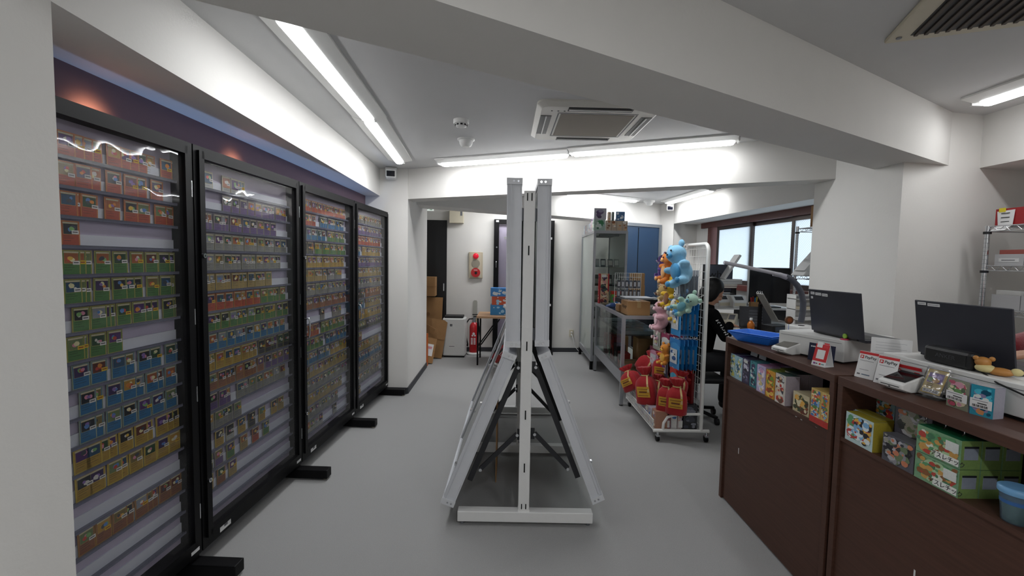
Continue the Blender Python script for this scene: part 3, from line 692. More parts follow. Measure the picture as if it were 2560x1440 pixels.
for y in (.05, .96, 1.75):
    for s, a, b, c, d in ((-1, (1296, 922), (1172, 1212), (1293, 1092), (1200, 1180)), (1, (1340, 921), (1448, 1205), (1337, 1090), (1421, 1178))):
        A, B, Cc, D = rl(*a), rl(*b), rl(*c), rl(*d)
        arm = flat(A, B, .03, .02, y, 'support_arm', M_dkarm)
        br = flat(Cc, D, .024, .014, y - .016, 'strut', M_dkarm)
        for q in (A, Cc):
            pl = flat((0, q[1] + .0), (q[0], q[1]), .06, .012, y - .02, 'pivot_plate', M_dkarm)
            MB().cyl((q[0], y - .032, q[1]), (q[0], y - .018, q[1]), .009, 10).build('bolt', M_chrome, pl)
        MB().cyl((D[0], y - .028, D[1]), (D[0], y - .014, D[1]), .009, 10).build('bolt', M_chrome, br)
    for z in (1.76, 1.09):
        for s in (-1, 1):
            MB().box(min(s * .028, s * .055), max(s * .028, s * .055), y, y + .03, z - .035, z + .035).build('hanger_bracket', M_alud, rack)
for y in (.08, 1.0):
    for x in (-.036, .036): MB().box(x - .004, x + .004, y, y + .03, 1.02, 1.80).build('hanging_rail', M_dkarm, rack)
# a sheet of cardboard behind the lower left pane
tag(MB().box(-.09, -.084, 2.90, 3.20, 0.0, .80).build('cardboard_sheet', M_card), 'flat piece of brown cardboard standing under the sloping rack pane', 'cardboard')
# ================================================================== BACK OF THE SHOP
# fire alarm panel
a = aty(1172, 630, 7.18); b = aty(1206, 696, 7.18); cx = (a.x + b.x) / 2; hw = (b.x - a.x) / 2; hz = (a.z - b.z) / 2; cz = (a.z + b.z) / 2
t = thing('fire_alarm_panel', 'beige fire alarm panel with red lamp and round call point on the back wall', 'fire alarm', bp(cx, 0, cz), math.atan(.0533))
MB().box(-hw, hw, -.03, 0, -hz, hz).build('panel_box', mat('beige_steel', '#b9ae97', .5, var=.03), t, bevel=.004)
MB().box(-hw + .02, hw - .02, -.034, -.03, -hz + .015, hz - .015).build('panel_door', mat('beige_steel_light', '#c4baa4', .5, var=.03), t)
def disc(par, name, x, z, r, y0, y1, mt, n=24): return MB().cyl((x, y0, z), (x, y1, z), r, n).build(name, mt, par)
l = MB().ell((0, -.04, hz * .70), (.047, .035, .047)).build('red_lamp', mat('red_lens', '#d81c34', .15, var=.05, emit=.15), t)
g = disc(t, 'bell_grille', 0, hz * .13, .068, -.034, -.04, mat('grey_grille', '#8f887a', .7, var=.25, scale=400))
c = disc(t, 'call_point', 0, -hz * .56, .075, -.034, -.05, M_red)
disc(c, 'press_button', .005, -hz * .58, .022, -.05, -.055, M_blackp); MB().box(-.03, .03, -.052, -.05, -hz * .56 + .036, -hz * .56 + .044).build('lettering', M_paper, c)
# box high on the wall, exit sign
a = aty(1123, 525, 7.1); b = aty(1158, 558, 7.1)
t = thing('breaker_box', 'cream wall box above the purifier, high on the back wall', 'breaker box', bp((a.x + b.x) / 2, 0, (a.z + b.z) / 2), math.atan(.0533))
hw = (b.x - a.x) / 2; hz = (a.z - b.z) / 2
MB().box(-hw, hw, -.12, 0, -hz, hz).build('cover', M_cream, t, bevel=.006); MB().box(hw - .05, hw - .02, -.124, -.12, hz - .09, hz - .02).build('latch', M_alud, t)
p = aty(1072, 522, 6.55)
t = thing('exit_sign', 'small green and white emergency exit sign by the far pillar', 'sign', (p.x - .02, 6.55, p.z))
MB().box(-.09, .09, 0, .02, -.028, .028).build('panel', mat('exit_sign_white', '#e4efe8', .5, emit=.35), t)
mb = MB(); mb.add([(-.075, -.001, .02), (-.005, -.001, .005), (.02, -.001, -.005), (-.03, -.001, -.005), (-.075, -.001, 0)], [(0, 4, 3, 2, 1)]); mb.build('running_figure', mat('exit_green', '#1d7a4c', .5), t)
mb = MB(); mb.box(.035, .042, -.002, 0, -.018, .014); mb.box(.066, .073, -.002, 0, -.018, .014); mb.box(.035, .073, -.002, 0, .010, .016); mb.box(.048, .06, -.002, 0, -.018, .010); mb.build('doorway_mark', mat('exit_green', '#1d7a4c', .5), t)
# air purifier
p = atz(1166, 887, 0)
t = thing('air_purifier', 'white floor standing air purifier with a black top vent', 'air purifier', (-.872, 6.83, 0))
MB().box(-.185, .165, -.12, .13, .025, .61).build('body', M_whitep, t, bevel=.02)
MB().box(-.17, .15, -.10, .12, 0, .026).build('base', M_blackp, t)
MB().box(-.16, .125, -.105, .10, .605, .645).build('top_vent', M_blackp, t, bevel=.008)
MB().box(-.07, -.035, -.122, -.12, .485, .52).build('brand_mark', M_blackp, t)
MB().box(-.06, -.045, -.1235, -.122, .49, .515).build('brand_glyph', M_alud, t)
MB().box(-.08, .0, -.122, -.12, .17, .178).build('model_lettering', M_greyink, t)
# fire extinguisher with its plate on the wall
p = atz(1185, 884, 0)
t = thing('fire_extinguisher', 'red fire extinguisher with black hose standing on a white base', 'fire extinguisher', (p.x + .0, 7.0, 0))
MB().lathe([(.11, 0), (.12, .012), (.115, .03), (.09, .035)], 24).build('stand', M_whitep, t)
MB().lathe([(.07, .035), (.075, .05), (.075, .43), (.068, .47), (.045, .50), (.03, .515)], 24).build('cylinder', M_red, t)
MB().lathe([(.03, .515), (.03, .54), (.02, .56), (.02, .60)], 16).build('valve', M_alud, t)
mb = MB(); mb.box(-.012, .05, -.012, .012, .60, .615); mb.box(-.03, .07, -.01, .01, .63, .645); mb.build('lever', M_blackp, t)
MB().tube([(-.02, 0, .57), (-.08, 0, .565), (-.125, -.01, .50), (-.14, -.02, .38), (-.12, -.03, .26), (-.10, -.03, .17)], .010, 8).build('hose', M_blackp, t)
MB().cyl((-.10, -.03, .17), (-.105, -.03, .13), .014, 10).build('nozzle', M_blackp, t)
mb = MB()
for i, (x, z, r) in enumerate(((0, .34, .02), (-.02, .31, .014), (.02, .31, .014))): mb.cyl((x, -.074, z), (x, -.0775, z), r, 10)
for i in range(5): mb.box(-.045, -.012, -.0775, -.066, .17 + i * .022, .182 + i * .022); mb.box(.0, .03, -.0775, -.068, .17 + i * .022, .182 + i * .022)
mb.build('printed_label', M_paper, t)['kind'] = 'stuff'
p = aty(1187, 775, 7.15)
t = thing('wall_plate', 'clear rounded extinguisher sign holder on the back wall above the extinguisher', 'sign', bp(p.x, 0, p.z), math.atan(.0533))
mb = MB(); mb.prism([(-.035, -.16), (.035, -.16), (.035, .13), (.02, .155), (-.02, .155), (-.035, .13)], 0, .012, Matrix.Rotation(PI / 2, 4, 'X')); mb.build('plate', mat('translucent_grey_plastic', '#a8a79e', .35, var=.05), t)
MB().box(-.03, .03, -.016, -.012, -.20, -.16).build('sticker', mat('pale_yellow_sticker', '#c9b27a', .6), t)
# small wooden topped side table
p1 = aty(1193, 786, 6.35)
t = thing('side_table', 'small table with pale wood top and black folding legs by the back wall', 'table', (p1.x + .30, 6.5, 0))
M_ptop = mat('pale_beech_top', '#b08a68', .5, var=.10, scale=5, stretch=(1, 12, 1))
MB().box(-.30, .30, -.28, .28, .68, .712).build('table_top', M_ptop, t, bevel=.003)
for x in (-.28, .28):
    for y in (-.25, .25): MB().cyl((x, y, 0), (x, y, .68), .013, 10).build('leg', M_black, t)
    MB().tube([(x, -.25, .66), (x + (-.0), .25, .30)], .010, 8).build('brace', M_black, t)
    MB().tube([(x, -.25, .25), (x, .25, .25)], .010, 8).build('foot_rail', M_black, t)
MB().tube([(-.26, -.25, .30), (.0, -.25, .67)], .009, 8).build('diagonal_brace', M_black, t)
MB().tube([(-.23, -.25, .30), (.03, -.25, .67)], .009, 8).build('diagonal_brace', M_black, t)
# narrow black cabinet on the back wall behind the rack
t = thing('display_cabinet', 'black card cabinet on the back wall, mostly behind the panel rack', 'display cabinet', bp(.18, 0, 0), math.atan(.0533))
MB().box(-.49, -.41, -.09, -.01, .03, 2.17).build('stile', M_black, t); MB().box(.41, .49, -.09, -.01, .03, 2.17).build('stile', M_black, t)
MB().box(-.41, .41, -.09, -.01, 2.10, 2.17).build('top_rail', M_black, t); MB().box(-.41, .41, -.09, -.01, .03, .12).build('bottom_rail', M_black, t)
MB().box(-.41, .41, -.02, -.012, .12, 2.10).build('backing_board', M_lilac, t); mb = MB(); mb.quad((-.41, -.08, .12), (.41, -.08, .12), (.41, -.08, 2.1), (-.41, -.08, 2.1)); mb.build('clear_door_sheet', G_acryl, t)
for x in (-.45, .45): MB().box(x - .03, x + .03, -.28, -.005, .0, .05).build('foot_bar', M_black, t, bevel=.004)
MB().box(-.46, -.415, -.092, -.09, 2.125, 2.155).build('number_tag', M_paper, t); MB().cyl((-.445, -.09, 1.72), (-.445, -.10, 1.72), .012, 12).build('lock', M_chrome, t)
MB().tube([(-.45, -.09, 1.50), (-.45, -.12, 1.49), (-.45, -.12, 1.40), (-.45, -.09, 1.39)], .005).build('pull_handle', M_chrome, t)
# stacked coloured cartons on the side table
for i, (z, c, nm) in enumerate(((.712, '#2f7fb8', 'lower light blue'), (.86, '#c4512c', 'orange'), (.985, '#3a7fc0', 'upper blue'))):
    h = (.148, .125, .12)[i]
    mb = MB(); mb.color(c); mb.box(-.16, .16, -.10, .10, 0, h); rr = random.Random(i); art(mb, (-.16, -.1, 0), (1, 0, 0), (0, 0, 1), .32, h, [c, '#9cc7e0', '#d8d8d8', c], 14, rr)
    tag(mb.build('product_box', M_print, loc=(-.15 + .02 * (i % 2), 6.48, z)), f'{nm} carton in the stack on the small side table', 'box', 'cartons on the side table')
# cardboard in the alcove
def flatbox(name, label, loc, rz, tilt, w, h, d=.03, tape=True, stamp=None, roll=0.0):
    t = thing(name, label, 'cardboard', loc, rz, 'cardboard in the alcove')
    M = Matrix.Translation((0, 0, w / 2 * math.sin(abs(roll)))) @ Matrix.Rotation(tilt, 4, 'X') @ Matrix.Rotation(roll, 4, 'Y')
    MB().box(-w / 2, w / 2, -d / 2, d / 2, 0, h, M).build('panel', M_card, t)
    MB().box(-w / 2, w / 2, -d / 2 - .004, d / 2 + .004, h * .48, h * .49, M).build('crease', M_carddk, t)
    if tape: MB().box(-w * .32, -w * .22, -d / 2 - .005, -d / 2, 0.01, h * .99, M).build('tape_strip', M_tape, t)
    if stamp: MB().cyl(M @ Vector((w * .12, -d / 2 - .002, h * .70)), M @ Vector((w * .12, -d / 2 - .006, h * .70)), stamp, 14).build('printed_stamp', M_carddk, t)
    return t
flatbox('flattened_carton', 'tall flattened brown carton with a round stamp leaning at the back', (-1.42, 6.95, 0), math.radians(6), math.radians(-4), .58, .90, .06, True, .03, math.radians(2))
flatbox('flattened_carton', 'flattened brown carton leaning forward in the middle of the pile', (-1.31, 6.60, 0), math.radians(8), math.radians(-10), .52, .58, .05, True, .02, math.radians(9))
flatbox('flattened_carton', 'lowest flattened brown carton in front with a white shipping label', (-1.30, 6.22, 0), math.radians(24), math.radians(-14), .36, .36, .04, False, None, math.radians(14))
o = bpy.data.objects['flattened_carton.002']; M = Matrix.Translation((0, 0, .18 * math.sin(math.radians(14)))) @ Matrix.Rotation(math.radians(-14), 4, 'X') @ Matrix.Rotation(math.radians(14), 4, 'Y')
MB().box(-.02, .15, -.026, -.021, .10, .27, M).build('shipping_label', M_paper, o)
MB().box(.0, .13, -.028, -.026, .20, .235, M).build('label_print', mat('pink_print', '#c98d96', .7), o)
MB().box(-.20, .20, -.006, .006, 0, .09, Matrix.Rotation(math.radians(30), 4, 'Y')).build('loose_flap', M_card, bpy.data.objects['flattened_carton.001'], loc=(-.05, -.16, .50))
t = thing('carton', 'closed brown carton on top of the pile against the black door', 'box', (-1.45, 6.98, .93), math.radians(3))
MB().box(-.22, .24, -.13, .12, 0, .30).build('box_body', M_card, t); MB().box(-.225, .245, -.135, .125, .148, .152).build('lid_seam', M_carddk, t); MB().box(-.08, -.03, -.134, -.13, 0, .30).build('tape_strip', M_tape, t)
tag(MB().box(-.03, .03, -.02, .02, 0, .46).build('orange_panel', mat('orange_plastic_sheet', '#c8642c', .45, var=.1), loc=(-1.205, 6.16, 0), bevel=.003), 'orange upright panel edge at the end of the far pillar', 'panel')
# wall outlet with plugs and a white cord
p = aty(1428, 833, 7.3)
t = thing('wall_outlet', 'beige double wall outlet with white plugs beside the showcase', 'outlet', bp(p.x, 0, p.z), math.atan(.0533))
MB().box(-.035, .035, -.01, 0, -.06, .06).build('cover_plate', M_cream, t, bevel=.003)
for z in (.02, -.025): MB().box(-.013, .013, -.045, -.01, z - .012, z + .012).build('plug', M_whitep, t, bevel=.004)
c = bp(p.x, .05, p.z)
tag(MB().tube([c, (c[0] + .02, c[1] - .05, c[2] - .08), (c[0] + .05, c[1] - .05, c[2] - .20), (c[0] + .12, c[1] - .07, .03), (c[0] + .3, c[1] - .1, .012)], .005).build('power_cord', M_whitep), 'white power cord hanging from the wall outlet to the floor', 'cord')
# ================================================================== TALL GLASS SHOWCASE
M_caseal = mat('showcase_aluminium', '#a6a8ac', .38, metal=.6, var=.03)
SXA, SXB, SYA, SYB = 1.115, 1.585, 6.09, 7.16
t = thing('glass_showcase', 'tall aluminium framed glass showcase against the back wall', 'showcase', (SXA, SYA, 0))
w, d = SXB - SXA, SYB - SYA
for x in (0, w - .032):
    for y in (0, d - .032): MB().box(x, x + .032, y, y + .032, .12, 1.94).build('upright', M_caseal, t)
for z0, z1 in ((1.905, 1.94), (.12, .20)):
    mb = MB(); mb.box(.032, w - .032, 0, .03, z0, z1); mb.box(.032, w - .032, d - .03, d, z0, z1); mb.box(0, .03, .032, d - .032, z0, z1); mb.box(w - .03, w, .032, d - .032, z0, z1); mb.build('frame_rail', M_caseal, t)
MB().box(.002, w - .002, .002, d - .002, 1.935, 1.945).build('top_panel', mat('pale_grey_panel', '#b4b5b4', .5), t)
MB().box(.01, w - .01, .01, d - .01, .19, .205).build('floor_panel', mat('pale_grey_panel', '#b4b5b4', .5), t)
MB().box(w - .02, w - .014, .03, d - .03, .2, 1.905).build('mirror_back', mat('pale_back_panel', '#c2c8c6', .4, var=.01), t)
mb = MB(); mb.quad((.03, .014, .2), (w - .03, .014, .2), (w - .03, .014, 1.905), (.03, .014, 1.905)); mb.build('glass_pane', G_case, t)
for y0, y1, x in ((.03, d * .55, .010), (d * .5, d - .03, .018)):
    mb = MB(); mb.quad((x, y0, .2), (x, y0, 1.905), (x, y1, 1.905), (x, y1, .2)); mb.build('sliding_glass', glass('frosty_sliding_glass', tint=(.86, .93, .90), rough=.03, ior=1.5, body=.66, bodycol=(.60, .66, .62)), t)
for i, z in enumerate((.46, .72, .95, 1.18, 1.44)):
    MB().box(.025, w - .025, .03, d - .03, z, z + .007).build('glass_shelf', glass('shelf_glass', tint=(.80, .90, .86), rough=.02, body=.08, bodycol=(.5, .6, .55)), t)
MB().box(.10, w - .10, .10, .18, 1.875, 1.90).build('lamp_bar', M_alud, t)
for x in (.016, w - .016):
    for y in (.03, d - .03): MB().box(x - .02, x + .02, y - .02, y + .02, 0, .12).build('foot', M_black, t)
# packaged goods on its shelves
rs = random.Random(5)
def carton(name, label, cat, loc, rz, w, d, h, base, pal, n=8, seed=0, group=None, mt=None, side=None, white=None, top=None):
    """a printed box, front face towards local -y, origin at the middle of the base"""
    mb = MB(); rnd = random.Random(seed); mb.color(base); mb.box(-w / 2, w / 2, -d / 2, d / 2, 0, h)
    if side: 
        mb.color(side)
        for x in (-w / 2, w / 2): prect(mb, (x, 0, 0), (0, math.copysign(1, x), 0), (0, 0, 1), -d / 2, d / 2, 0, h, side, .0004)
    if top: prect(mb, (0, 0, h), (1, 0, 0), (0, 1, 0), -w / 2, w / 2, -d / 2, d / 2, top, .0004)
    art(mb, (-w / 2, -d / 2, 0), (1, 0, 0), (0, 0, 1), w, h, pal, n, rnd, off=.0008)
    art(mb, (-w / 2, d / 2, 0), (0, -1, 0), (0, 0, 1), d, h, pal, max(3, n // 2), rnd, off=.0008)
    if white: prect(mb, (-w / 2, -d / 2, 0), (1, 0, 0), (0, 0, 1), w * white[0], w * white[1], h * white[2], h * white[3], '#d4d4d0', .003)
    o = mb.build(name, mt or M_print); o.location = loc; o.rotation_euler = (0, 0, rz); tag(o, label, cat, group); return o
SN = ['bottom', 'second', 'third', 'fourth', 'fifth', 'top']
GREYS = ['#8d9293', '#a7abaa', '#6f7577', '#c4c6c4', '#565c5f']
nm = ['leftmost', 'second', 'third', 'rightmost']
for si, z in enumerate((.727, .957, 1.187, 1.447)):
    for j in range(4):
        x = SXA + .075 + j * .095; y = SYA + .12 + .03 * (j % 2)
        t2 = tag(MB().color(GREYS[(si + j) % 5]).box(-.036, .036, -.008, .008, 0, .15 if si < 3 else .11, Matrix.Rotation(math.radians(-18), 4, 'X')).build('sleeve_pack', M_gloss, loc=(x, y, z), rz=.2 * (rs.random() - .5)),
                 f'grey sleeve pack, {nm[j]} on the {ORD[3 - si]} shelf down in the tall showcase', 'packet', 'sleeve packs in the tall showcase')
        MB().color('#dcdcda').box(-.026, .026, -.0105, -.0085, .02, .09, Matrix.Rotation(math.radians(-18), 4, 'X')).build('paper_insert', M_matte, t2)
# boxed figures on top: a near row and a far row along the left edge
FPAL = ['#d98aa4', '#e3dfe0', '#6f4a8c', '#9bb4c8', '#c9b9a0', '#3c3f52']
ztop = 1.945
k = 0
for i, (x, c, pal) in enumerate(((1.16, '#9fb5a8', ['#2d7a4c', '#3f9360', '#c7d6cc', '#1f5c3a']), (1.315, '#b7a48e', ['#a0622f', '#c9a27c', '#e0d6cc', '#7a4a2a']), (1.390, '#b09c88', ['#8a4f2a', '#d0b08c', '#e3ddd4']), (1.465, '#b7a48e', ['#a5662f', '#c2a080', '#d8cfc6']), (1.54, '#ad9c8a', ['#8f5530', '#caa884', '#e0dad2']))):
    ww = .155 if i == 0 else .072
    t2 = carton('figure_box', ['wide clear box with a green figure', 'boxed brown figure beside the green one', 'second boxed brown figure', 'third boxed brown figure', 'boxed brown figure at the right corner'][i] + ' on the tall showcase top', 'box', (x + (.03 if i == 0 else 0), SYA + .06, ztop), 0, ww, .09, .15 if i == 0 else .135, c, pal, 6, 20 + i, 'boxes on the tall showcase', M_gloss)
for i in range(7):
    y = SYA + .20 + i * .115
    carton('figure_box', f'clear figure box in the lower row along the showcase edge, {ORD[i]} behind the green one', 'box', (SXA + .055, y, ztop), 0, .09, .10, .13, ['#9a9da2', '#b9a3ae', '#a8b2bd', '#8f9298'][i % 4], FPAL, 5, 40 + i, 'boxes on the tall showcase', M_gloss)
for i in range(4):
    y = SYA + .075 + i * .11
    carton('figure_box', ['upper clear box showing a dark dragon shape, stacked on the green one', 'pink box stacked second in the upper row on the showcase', 'pink box stacked third in the upper row on the showcase', 'pink box stacked farthest in the upper row on the showcase'][i], 'box', (SXA + .085, y, ztop + (.152 if i == 0 else .132)), 0, .17 if i == 0 else .10, .09, .155 if i == 0 else .13, ['#b3b1bb', '#c4b2bd', '#bfb3c0', '#c9b9c2'][i], ['#40304f', '#5b466c', '#8d87a0', '#e2e0e6'] if i == 0 else FPAL, 7, 60 + i, 'boxes on the tall showcase', M_gloss)
carton('figure_box', 'pale slim box standing on the boxed brown figures', 'box', (1.325, SYA + .06, ztop + .137), 0, .035, .08, .12, '#c9b39a', ['#c98d6a', '#d8cdbf'], 3, 70, None, M_print)
carton('figure_box', 'dark slim box standing on the boxed brown figures', 'box', (1.375, SYA + .06, ztop + .137), 0, .03, .08, .12, '#5d6b6b', ['#3f4d4f', '#87918f'], 3, 71, None, M_print)
carton('figure_box', 'blue and white box at the right of the upper row on the showcase', 'box', (1.475, SYA + .06, ztop + .137), 0, .12, .08, .125, '#4b6f96', ['#dfe6ee', '#2f5580', '#83a7c9', '#e9eef2'], 8, 72, None, M_gloss)
# plush figure standing at the bottom corner of the showcase
# ================================================================== LOW GLASS COUNTER CASE
LXA, LXB, LYA, LYB, LZ = 1.155, 1.66, 4.55, 6.06, .955
t = thing('glass_counter', 'low glass counter case with aluminium legs in front of the tall showcase', 'showcase', (LXA, LYA, 0)); lc = t
w, d = LXB - LXA, LYB - LYA
for x in (0, w - .035):
    for y in (0, d - .035): 
        lg = MB().box(x, x + .035, y, y + .035, .012, LZ - .035).build('leg', M_caseal, t); MB().cyl((x + .0175, y + .0175, 0), (x + .0175, y + .0175, .013), .02, 12).build('rubber_foot', M_blackp, lg)
mb = MB(); mb.box(0, w, 0, .035, LZ - .035, LZ); mb.box(0, w, d - .035, d, LZ - .035, LZ); mb.box(0, .035, .035, d - .035, LZ - .035, LZ); mb.box(w - .035, w, .035, d - .035, LZ - .035, LZ); mb.build('top_rail', M_caseal, t)
mb = MB(); mb.box(.035, w - .035, 0.004, .03, .24, .36); mb.box(0.004, .03, .035, d - .035, .24, .36); mb.box(w - .03, w - .004, .035, d - .035, .24, .36); mb.box(.035, w - .035, d - .03, d - .004, .24, .36); mb.build('apron', M_caseal, t)
MB().box(.02, w - .02, .02, d - .02, .335, .35).build('floor_panel', mat('white_case_floor', '#c9c9c6', .5), t)
MB().box(.03, w - .03, .03, d - .03, LZ - .012, LZ - .004).build('glass_top', glass('counter_top_glass', tint=(.84, .92, .89), body=.10, bodycol=(.5, .55, .55)), t)
MB().box(.03, w - .03, .03, d - .03, .74, .746).build('glass_shelf', glass('shelf_glass2', tint=(.82, .90, .87), body=.08), t)
mb = MB(); mb.quad((.035, .015, .36), (w - .035, .015, .36), (w - .035, .015, LZ - .035), (.035, .015, LZ - .035)); mb.build('glass_pane', G_case, t)
for y0, y1, x in ((.03, d * .48, .012), (d * .45, d - .03, .020)):
    mb = MB(); mb.quad((x, y0, .36), (x, y0, LZ - .035), (x, y1, LZ - .035), (x, y1, .36)); mb.build('sliding_glass', G_case, t)
# goods inside the counter
def stackof(n, name, label, cat, base, dx, dy, dz, w, d, h, cols, group, mt=None):
    for i in range(n):
        mb = MB(); mb.color(cols[i % len(cols)]); mb.box(-w / 2, w / 2, -d / 2, d / 2, 0, h)
        tag(mb.build(name, mt or M_matte, loc=(base[0] + dx * i, base[1] + dy * i, base[2] + dz * i), rz=.06 * (rs.random() - .5)), label.format(ORD[i]), cat, group)
stackof(10, 'sleeve_tray', 'grey tray lying flat on the upper shelf of the glass counter, {0} from the front', 'tray', (1.41, 4.70, .746), 0, .115, 0, .38, .10, .035, ['#8d939b', '#a3a7ad', '#767c86', '#9aa0a8'], 'trays on the counter shelf', M_gloss)
for i in range(5):
    carton('goods_box', ['red toy box nearest the front glass', 'dark toy box, second behind the front glass', 'red and black toy box, third behind the front glass', 'green toy box, fourth behind the front glass', 'dark red toy box, fifth behind the front glass'][i] + ' inside the counter', 'box', (1.26, 4.85 + i * .19, .35), PI / 2 * 0 - PI / 2, .16, .10, [.16, .22, .28, .12, .25][i], ['#8e2320', '#2f2a2c', '#9c2a24', '#1f6b45', '#7a1f20'][i], ['#c4423a', '#1d1a1c', '#d8cfc4', '#8a8480', '#3c2a2a'], 9, 90 + i, 'toy boxes inside the glass counter')
for i in range(4):
    tag(MB().color(['#c2b59a', '#b39a78', '#c8bda6', '#a98f6d'][i]).box(-.09, .09, -.05, .05, 0, .028).build('booklet', M_matte, loc=(1.275, 4.665, .35 + .0285 * i), rz=.05 * i), f'small pale booklet, {ORD[i]} from the bottom of the little pile inside the counter', 'booklet', 'booklets in the counter')
tag(MB().box(-.12, .12, -.09, .09, 0, .33).build('carton', M_card, loc=(1.51, 4.87, .35), rz=.05), 'plain brown carton standing inside the glass counter', 'box')
tag(MB().box(-.08, .08, -.11, .11, 0, .22).build('carton', M_card, loc=(1.42, 5.62, .35), rz=-.2), 'shorter brown carton deeper inside the glass counter', 'box')
rb = random.Random(3)
mb = MB(); mb.lathe([(.06, 0), (.10, .03), (.105, .14), (.08, .22), (.05, .26)], 18, wob=lambda a, j: 1 + .10 * math.sin(3 * a + j) + .06 * math.sin(7 * a + 2 * j)); tag(mb.build('plastic_bag', glass('grey_wrap', tint=(.6, .6, .62), rough=.12, body=.55, bodycol=(.10, .10, .11), bump=.003, bscale=30), loc=(1.545, 4.70, .35)), 'lumpy bag of dark goods in clear plastic inside the counter', 'bag')
# ---------------------------------------------------------------- things on the counter top
def cbox(name, label, loc, rz, w, d, h, writing=False):
    t = thing(name, label, 'box', loc, rz)
    MB().box(-w / 2, w / 2, -d / 2, d / 2, 0, h).build('box_body', M_card, t)
    MB().box(-.02, .02, -d / 2 - .0008, d / 2 + .0008, h * .55, h + .0008).build('tape_strip', M_tape, t)
    if writing:
        mb = MB(); r9 = random.Random(8); x = -w / 2 - .001; pts = [(x, -d * .3 + d * .6 * i / 9, h * .55 + .02 * math.sin(i * 2.3)) for i in range(10)]; mb.tube(pts, .002, 5); mb.build('marker_scribble', M_ink, t)
    return t
p = atz(1560, 790, LZ)
bx = cbox('carton', 'brown cardboard box on the near corner of the glass counter', (1.335, 4.735, LZ), .03, .235, .26, .145, True)
cbox('carton', 'smaller brown box behind the near one on the glass counter', (1.30, 5.02, LZ), .0, .18, .16, .075)
# pinkish pile of papers on the near box
tag(MB().color('#d9c9c9').box(-.06, .06, -.04, .04, 0, .004).color('#3a2f38').box(-.05, -.01, -.03, .02, .004, .009).color('#c7cdd2').box(.0, .05, -.02, .03, .004, .010).build('sticker_sheet', M_matte, loc=(1.33, 4.75, LZ + .146), rz=.4), 'small sheet with dark and pale stickers on the cardboard box', 'paper')
# scales / machine stack
t = thing('card_shuffler', 'low black box with silver top and white trays stacked beneath it', 'device', (1.50, 5.30, LZ), .02)
MB().box(-.19, .19, -.14, .14, 0, .035).build('white_tray', M_whitep, t, bevel=.003); MB().box(-.185, .185, -.14, .14, .037, .07).build('white_tray', M_whitep, t, bevel=.003)
MB().box(-.21, .21, -.16, .16, .071, .125).build('black_case', M_blackp, t, bevel=.004); MB().box(-.16, .17, -.13, .13, .126, .142).build('silver_lid', M_alu, t, bevel=.003)
# little wire rack with grey packs
t = thing('wire_rack', 'small white wire rack hung with grey packs on the glass counter', 'rack', (1.505, 5.62, LZ))
def gridmesh(mb, x0, x1, z0, z1, nx, nz, r, y=0.0):
    for i in range(nx + 1): x = x0 + (x1 - x0) * i / nx; mb.cyl((x, y, z0), (x, y, z1), r, 5)
    for j in range(nz + 1): z = z0 + (z1 - z0) * j / nz; mb.cyl((x0, y, z), (x1, y, z), r, 5)
mb = MB(); gridmesh(mb, -.19, .14, .13, .42, 12, 3, .0022); mb.build('wire_grid', M_white, t)['kind'] = 'stuff'
for x in (-.19, .14): MB().cyl((x, 0, 0), (x, 0, .42), .004, 8).build('upright', M_white, t)
for x in (-.19, .14): MB().box(x - .006, x + .006, -.12, .06, 0, .008).build('foot', M_white, t)
for z in (.37, .25): MB().cyl((-.17, -.075, z), (.12, -.075, z), .0025, 6).build('hook_bar', M_white, t)
for r in range(2):
    for i in range(6):
        x = 1.505 - .16 + i * .05; z = LZ + .33 - .12 * r - .075
        pk = tag(MB().color(['#4b4d55', '#6f727a'][(i + r) % 2]).box(-.021, .021, -.006, .006, 0, .095).build('sleeve_pack', M_gloss, loc=(x, 5.62 - .085, z - .02)), f'grey pack hanging {ORD[i]} from the left in the {["upper", "lower"][r]} row of the small wire rack', 'packet', 'packs on the small wire rack')
        MB().color('#c9cacc').box(-.012, .012, -.0075, -.006, .02, .075).build('white_band', M_matte, pk)
        MB().tube([(0, 0, .095), (0, .003, .11), (0, .01, .113)], .0018, 5).build('hanger', M_white, pk)
# tall patterned box and snack bag leaning before the showcase
carton('puzzle_box', 'tall patterned box with red sides standing on the glass counter', 'box', (1.235, 5.93, LZ), .10, .135, .05, .40, '#c3ab8a', ['#d8b48c', '#2b2a33', '#7c2f34', '#c98f86', '#3f5648', '#e0d3bf', '#4a3a55'], 46, 7, None, M_print, side='#a51f24', white=(.22, .7, .88, .97))
t2 = bpy.data.objects['puzzle_box']
MB().color('#a51f24').box(-.068, -.05, -.027, -.0255, 0, .40).build('red_edge', M_print, t2); MB().color('#a51f24').box(.05, .068, -.027, -.0255, .16, .40).build('red_edge', M_print, t2)
carton('snack_bag', 'red and green printed pouch on the glass counter beside the patterned box', 'bag', (1.40, 5.86, LZ), .05, .16, .05, .17, '#4f8a3f', ['#c4361f', '#3a6fb0', '#e0a23c', '#d8c9a8', '#7aa83f'], 16, 9)
MB().color('#b8331f').box(-.08, .08, -.028, .027, .13, .172).build('red_band', M_print, bpy.data.objects['snack_bag'])
def cloth(name, label, loc, c, r, h, seed, cat, mt=None):
    mb = MB(); rr = random.Random(seed); ph = [rr.random() * 6 for _ in range(4)]
    mb.color(c); mb.lathe([(r, 0), (r * 1.05, h * .25), (r * .8, h * .6), (r * .45, h * .9), (.01, h)], 22, wob=lambda a, j: 1 + .22 * math.sin(2 * a + ph[0]) + .12 * math.sin(5 * a + ph[1] + j) + .06 * math.sin(9 * a + ph[2] - j))
    return tag(mb.build(name, mt or M_matte, loc=loc), label, cat)
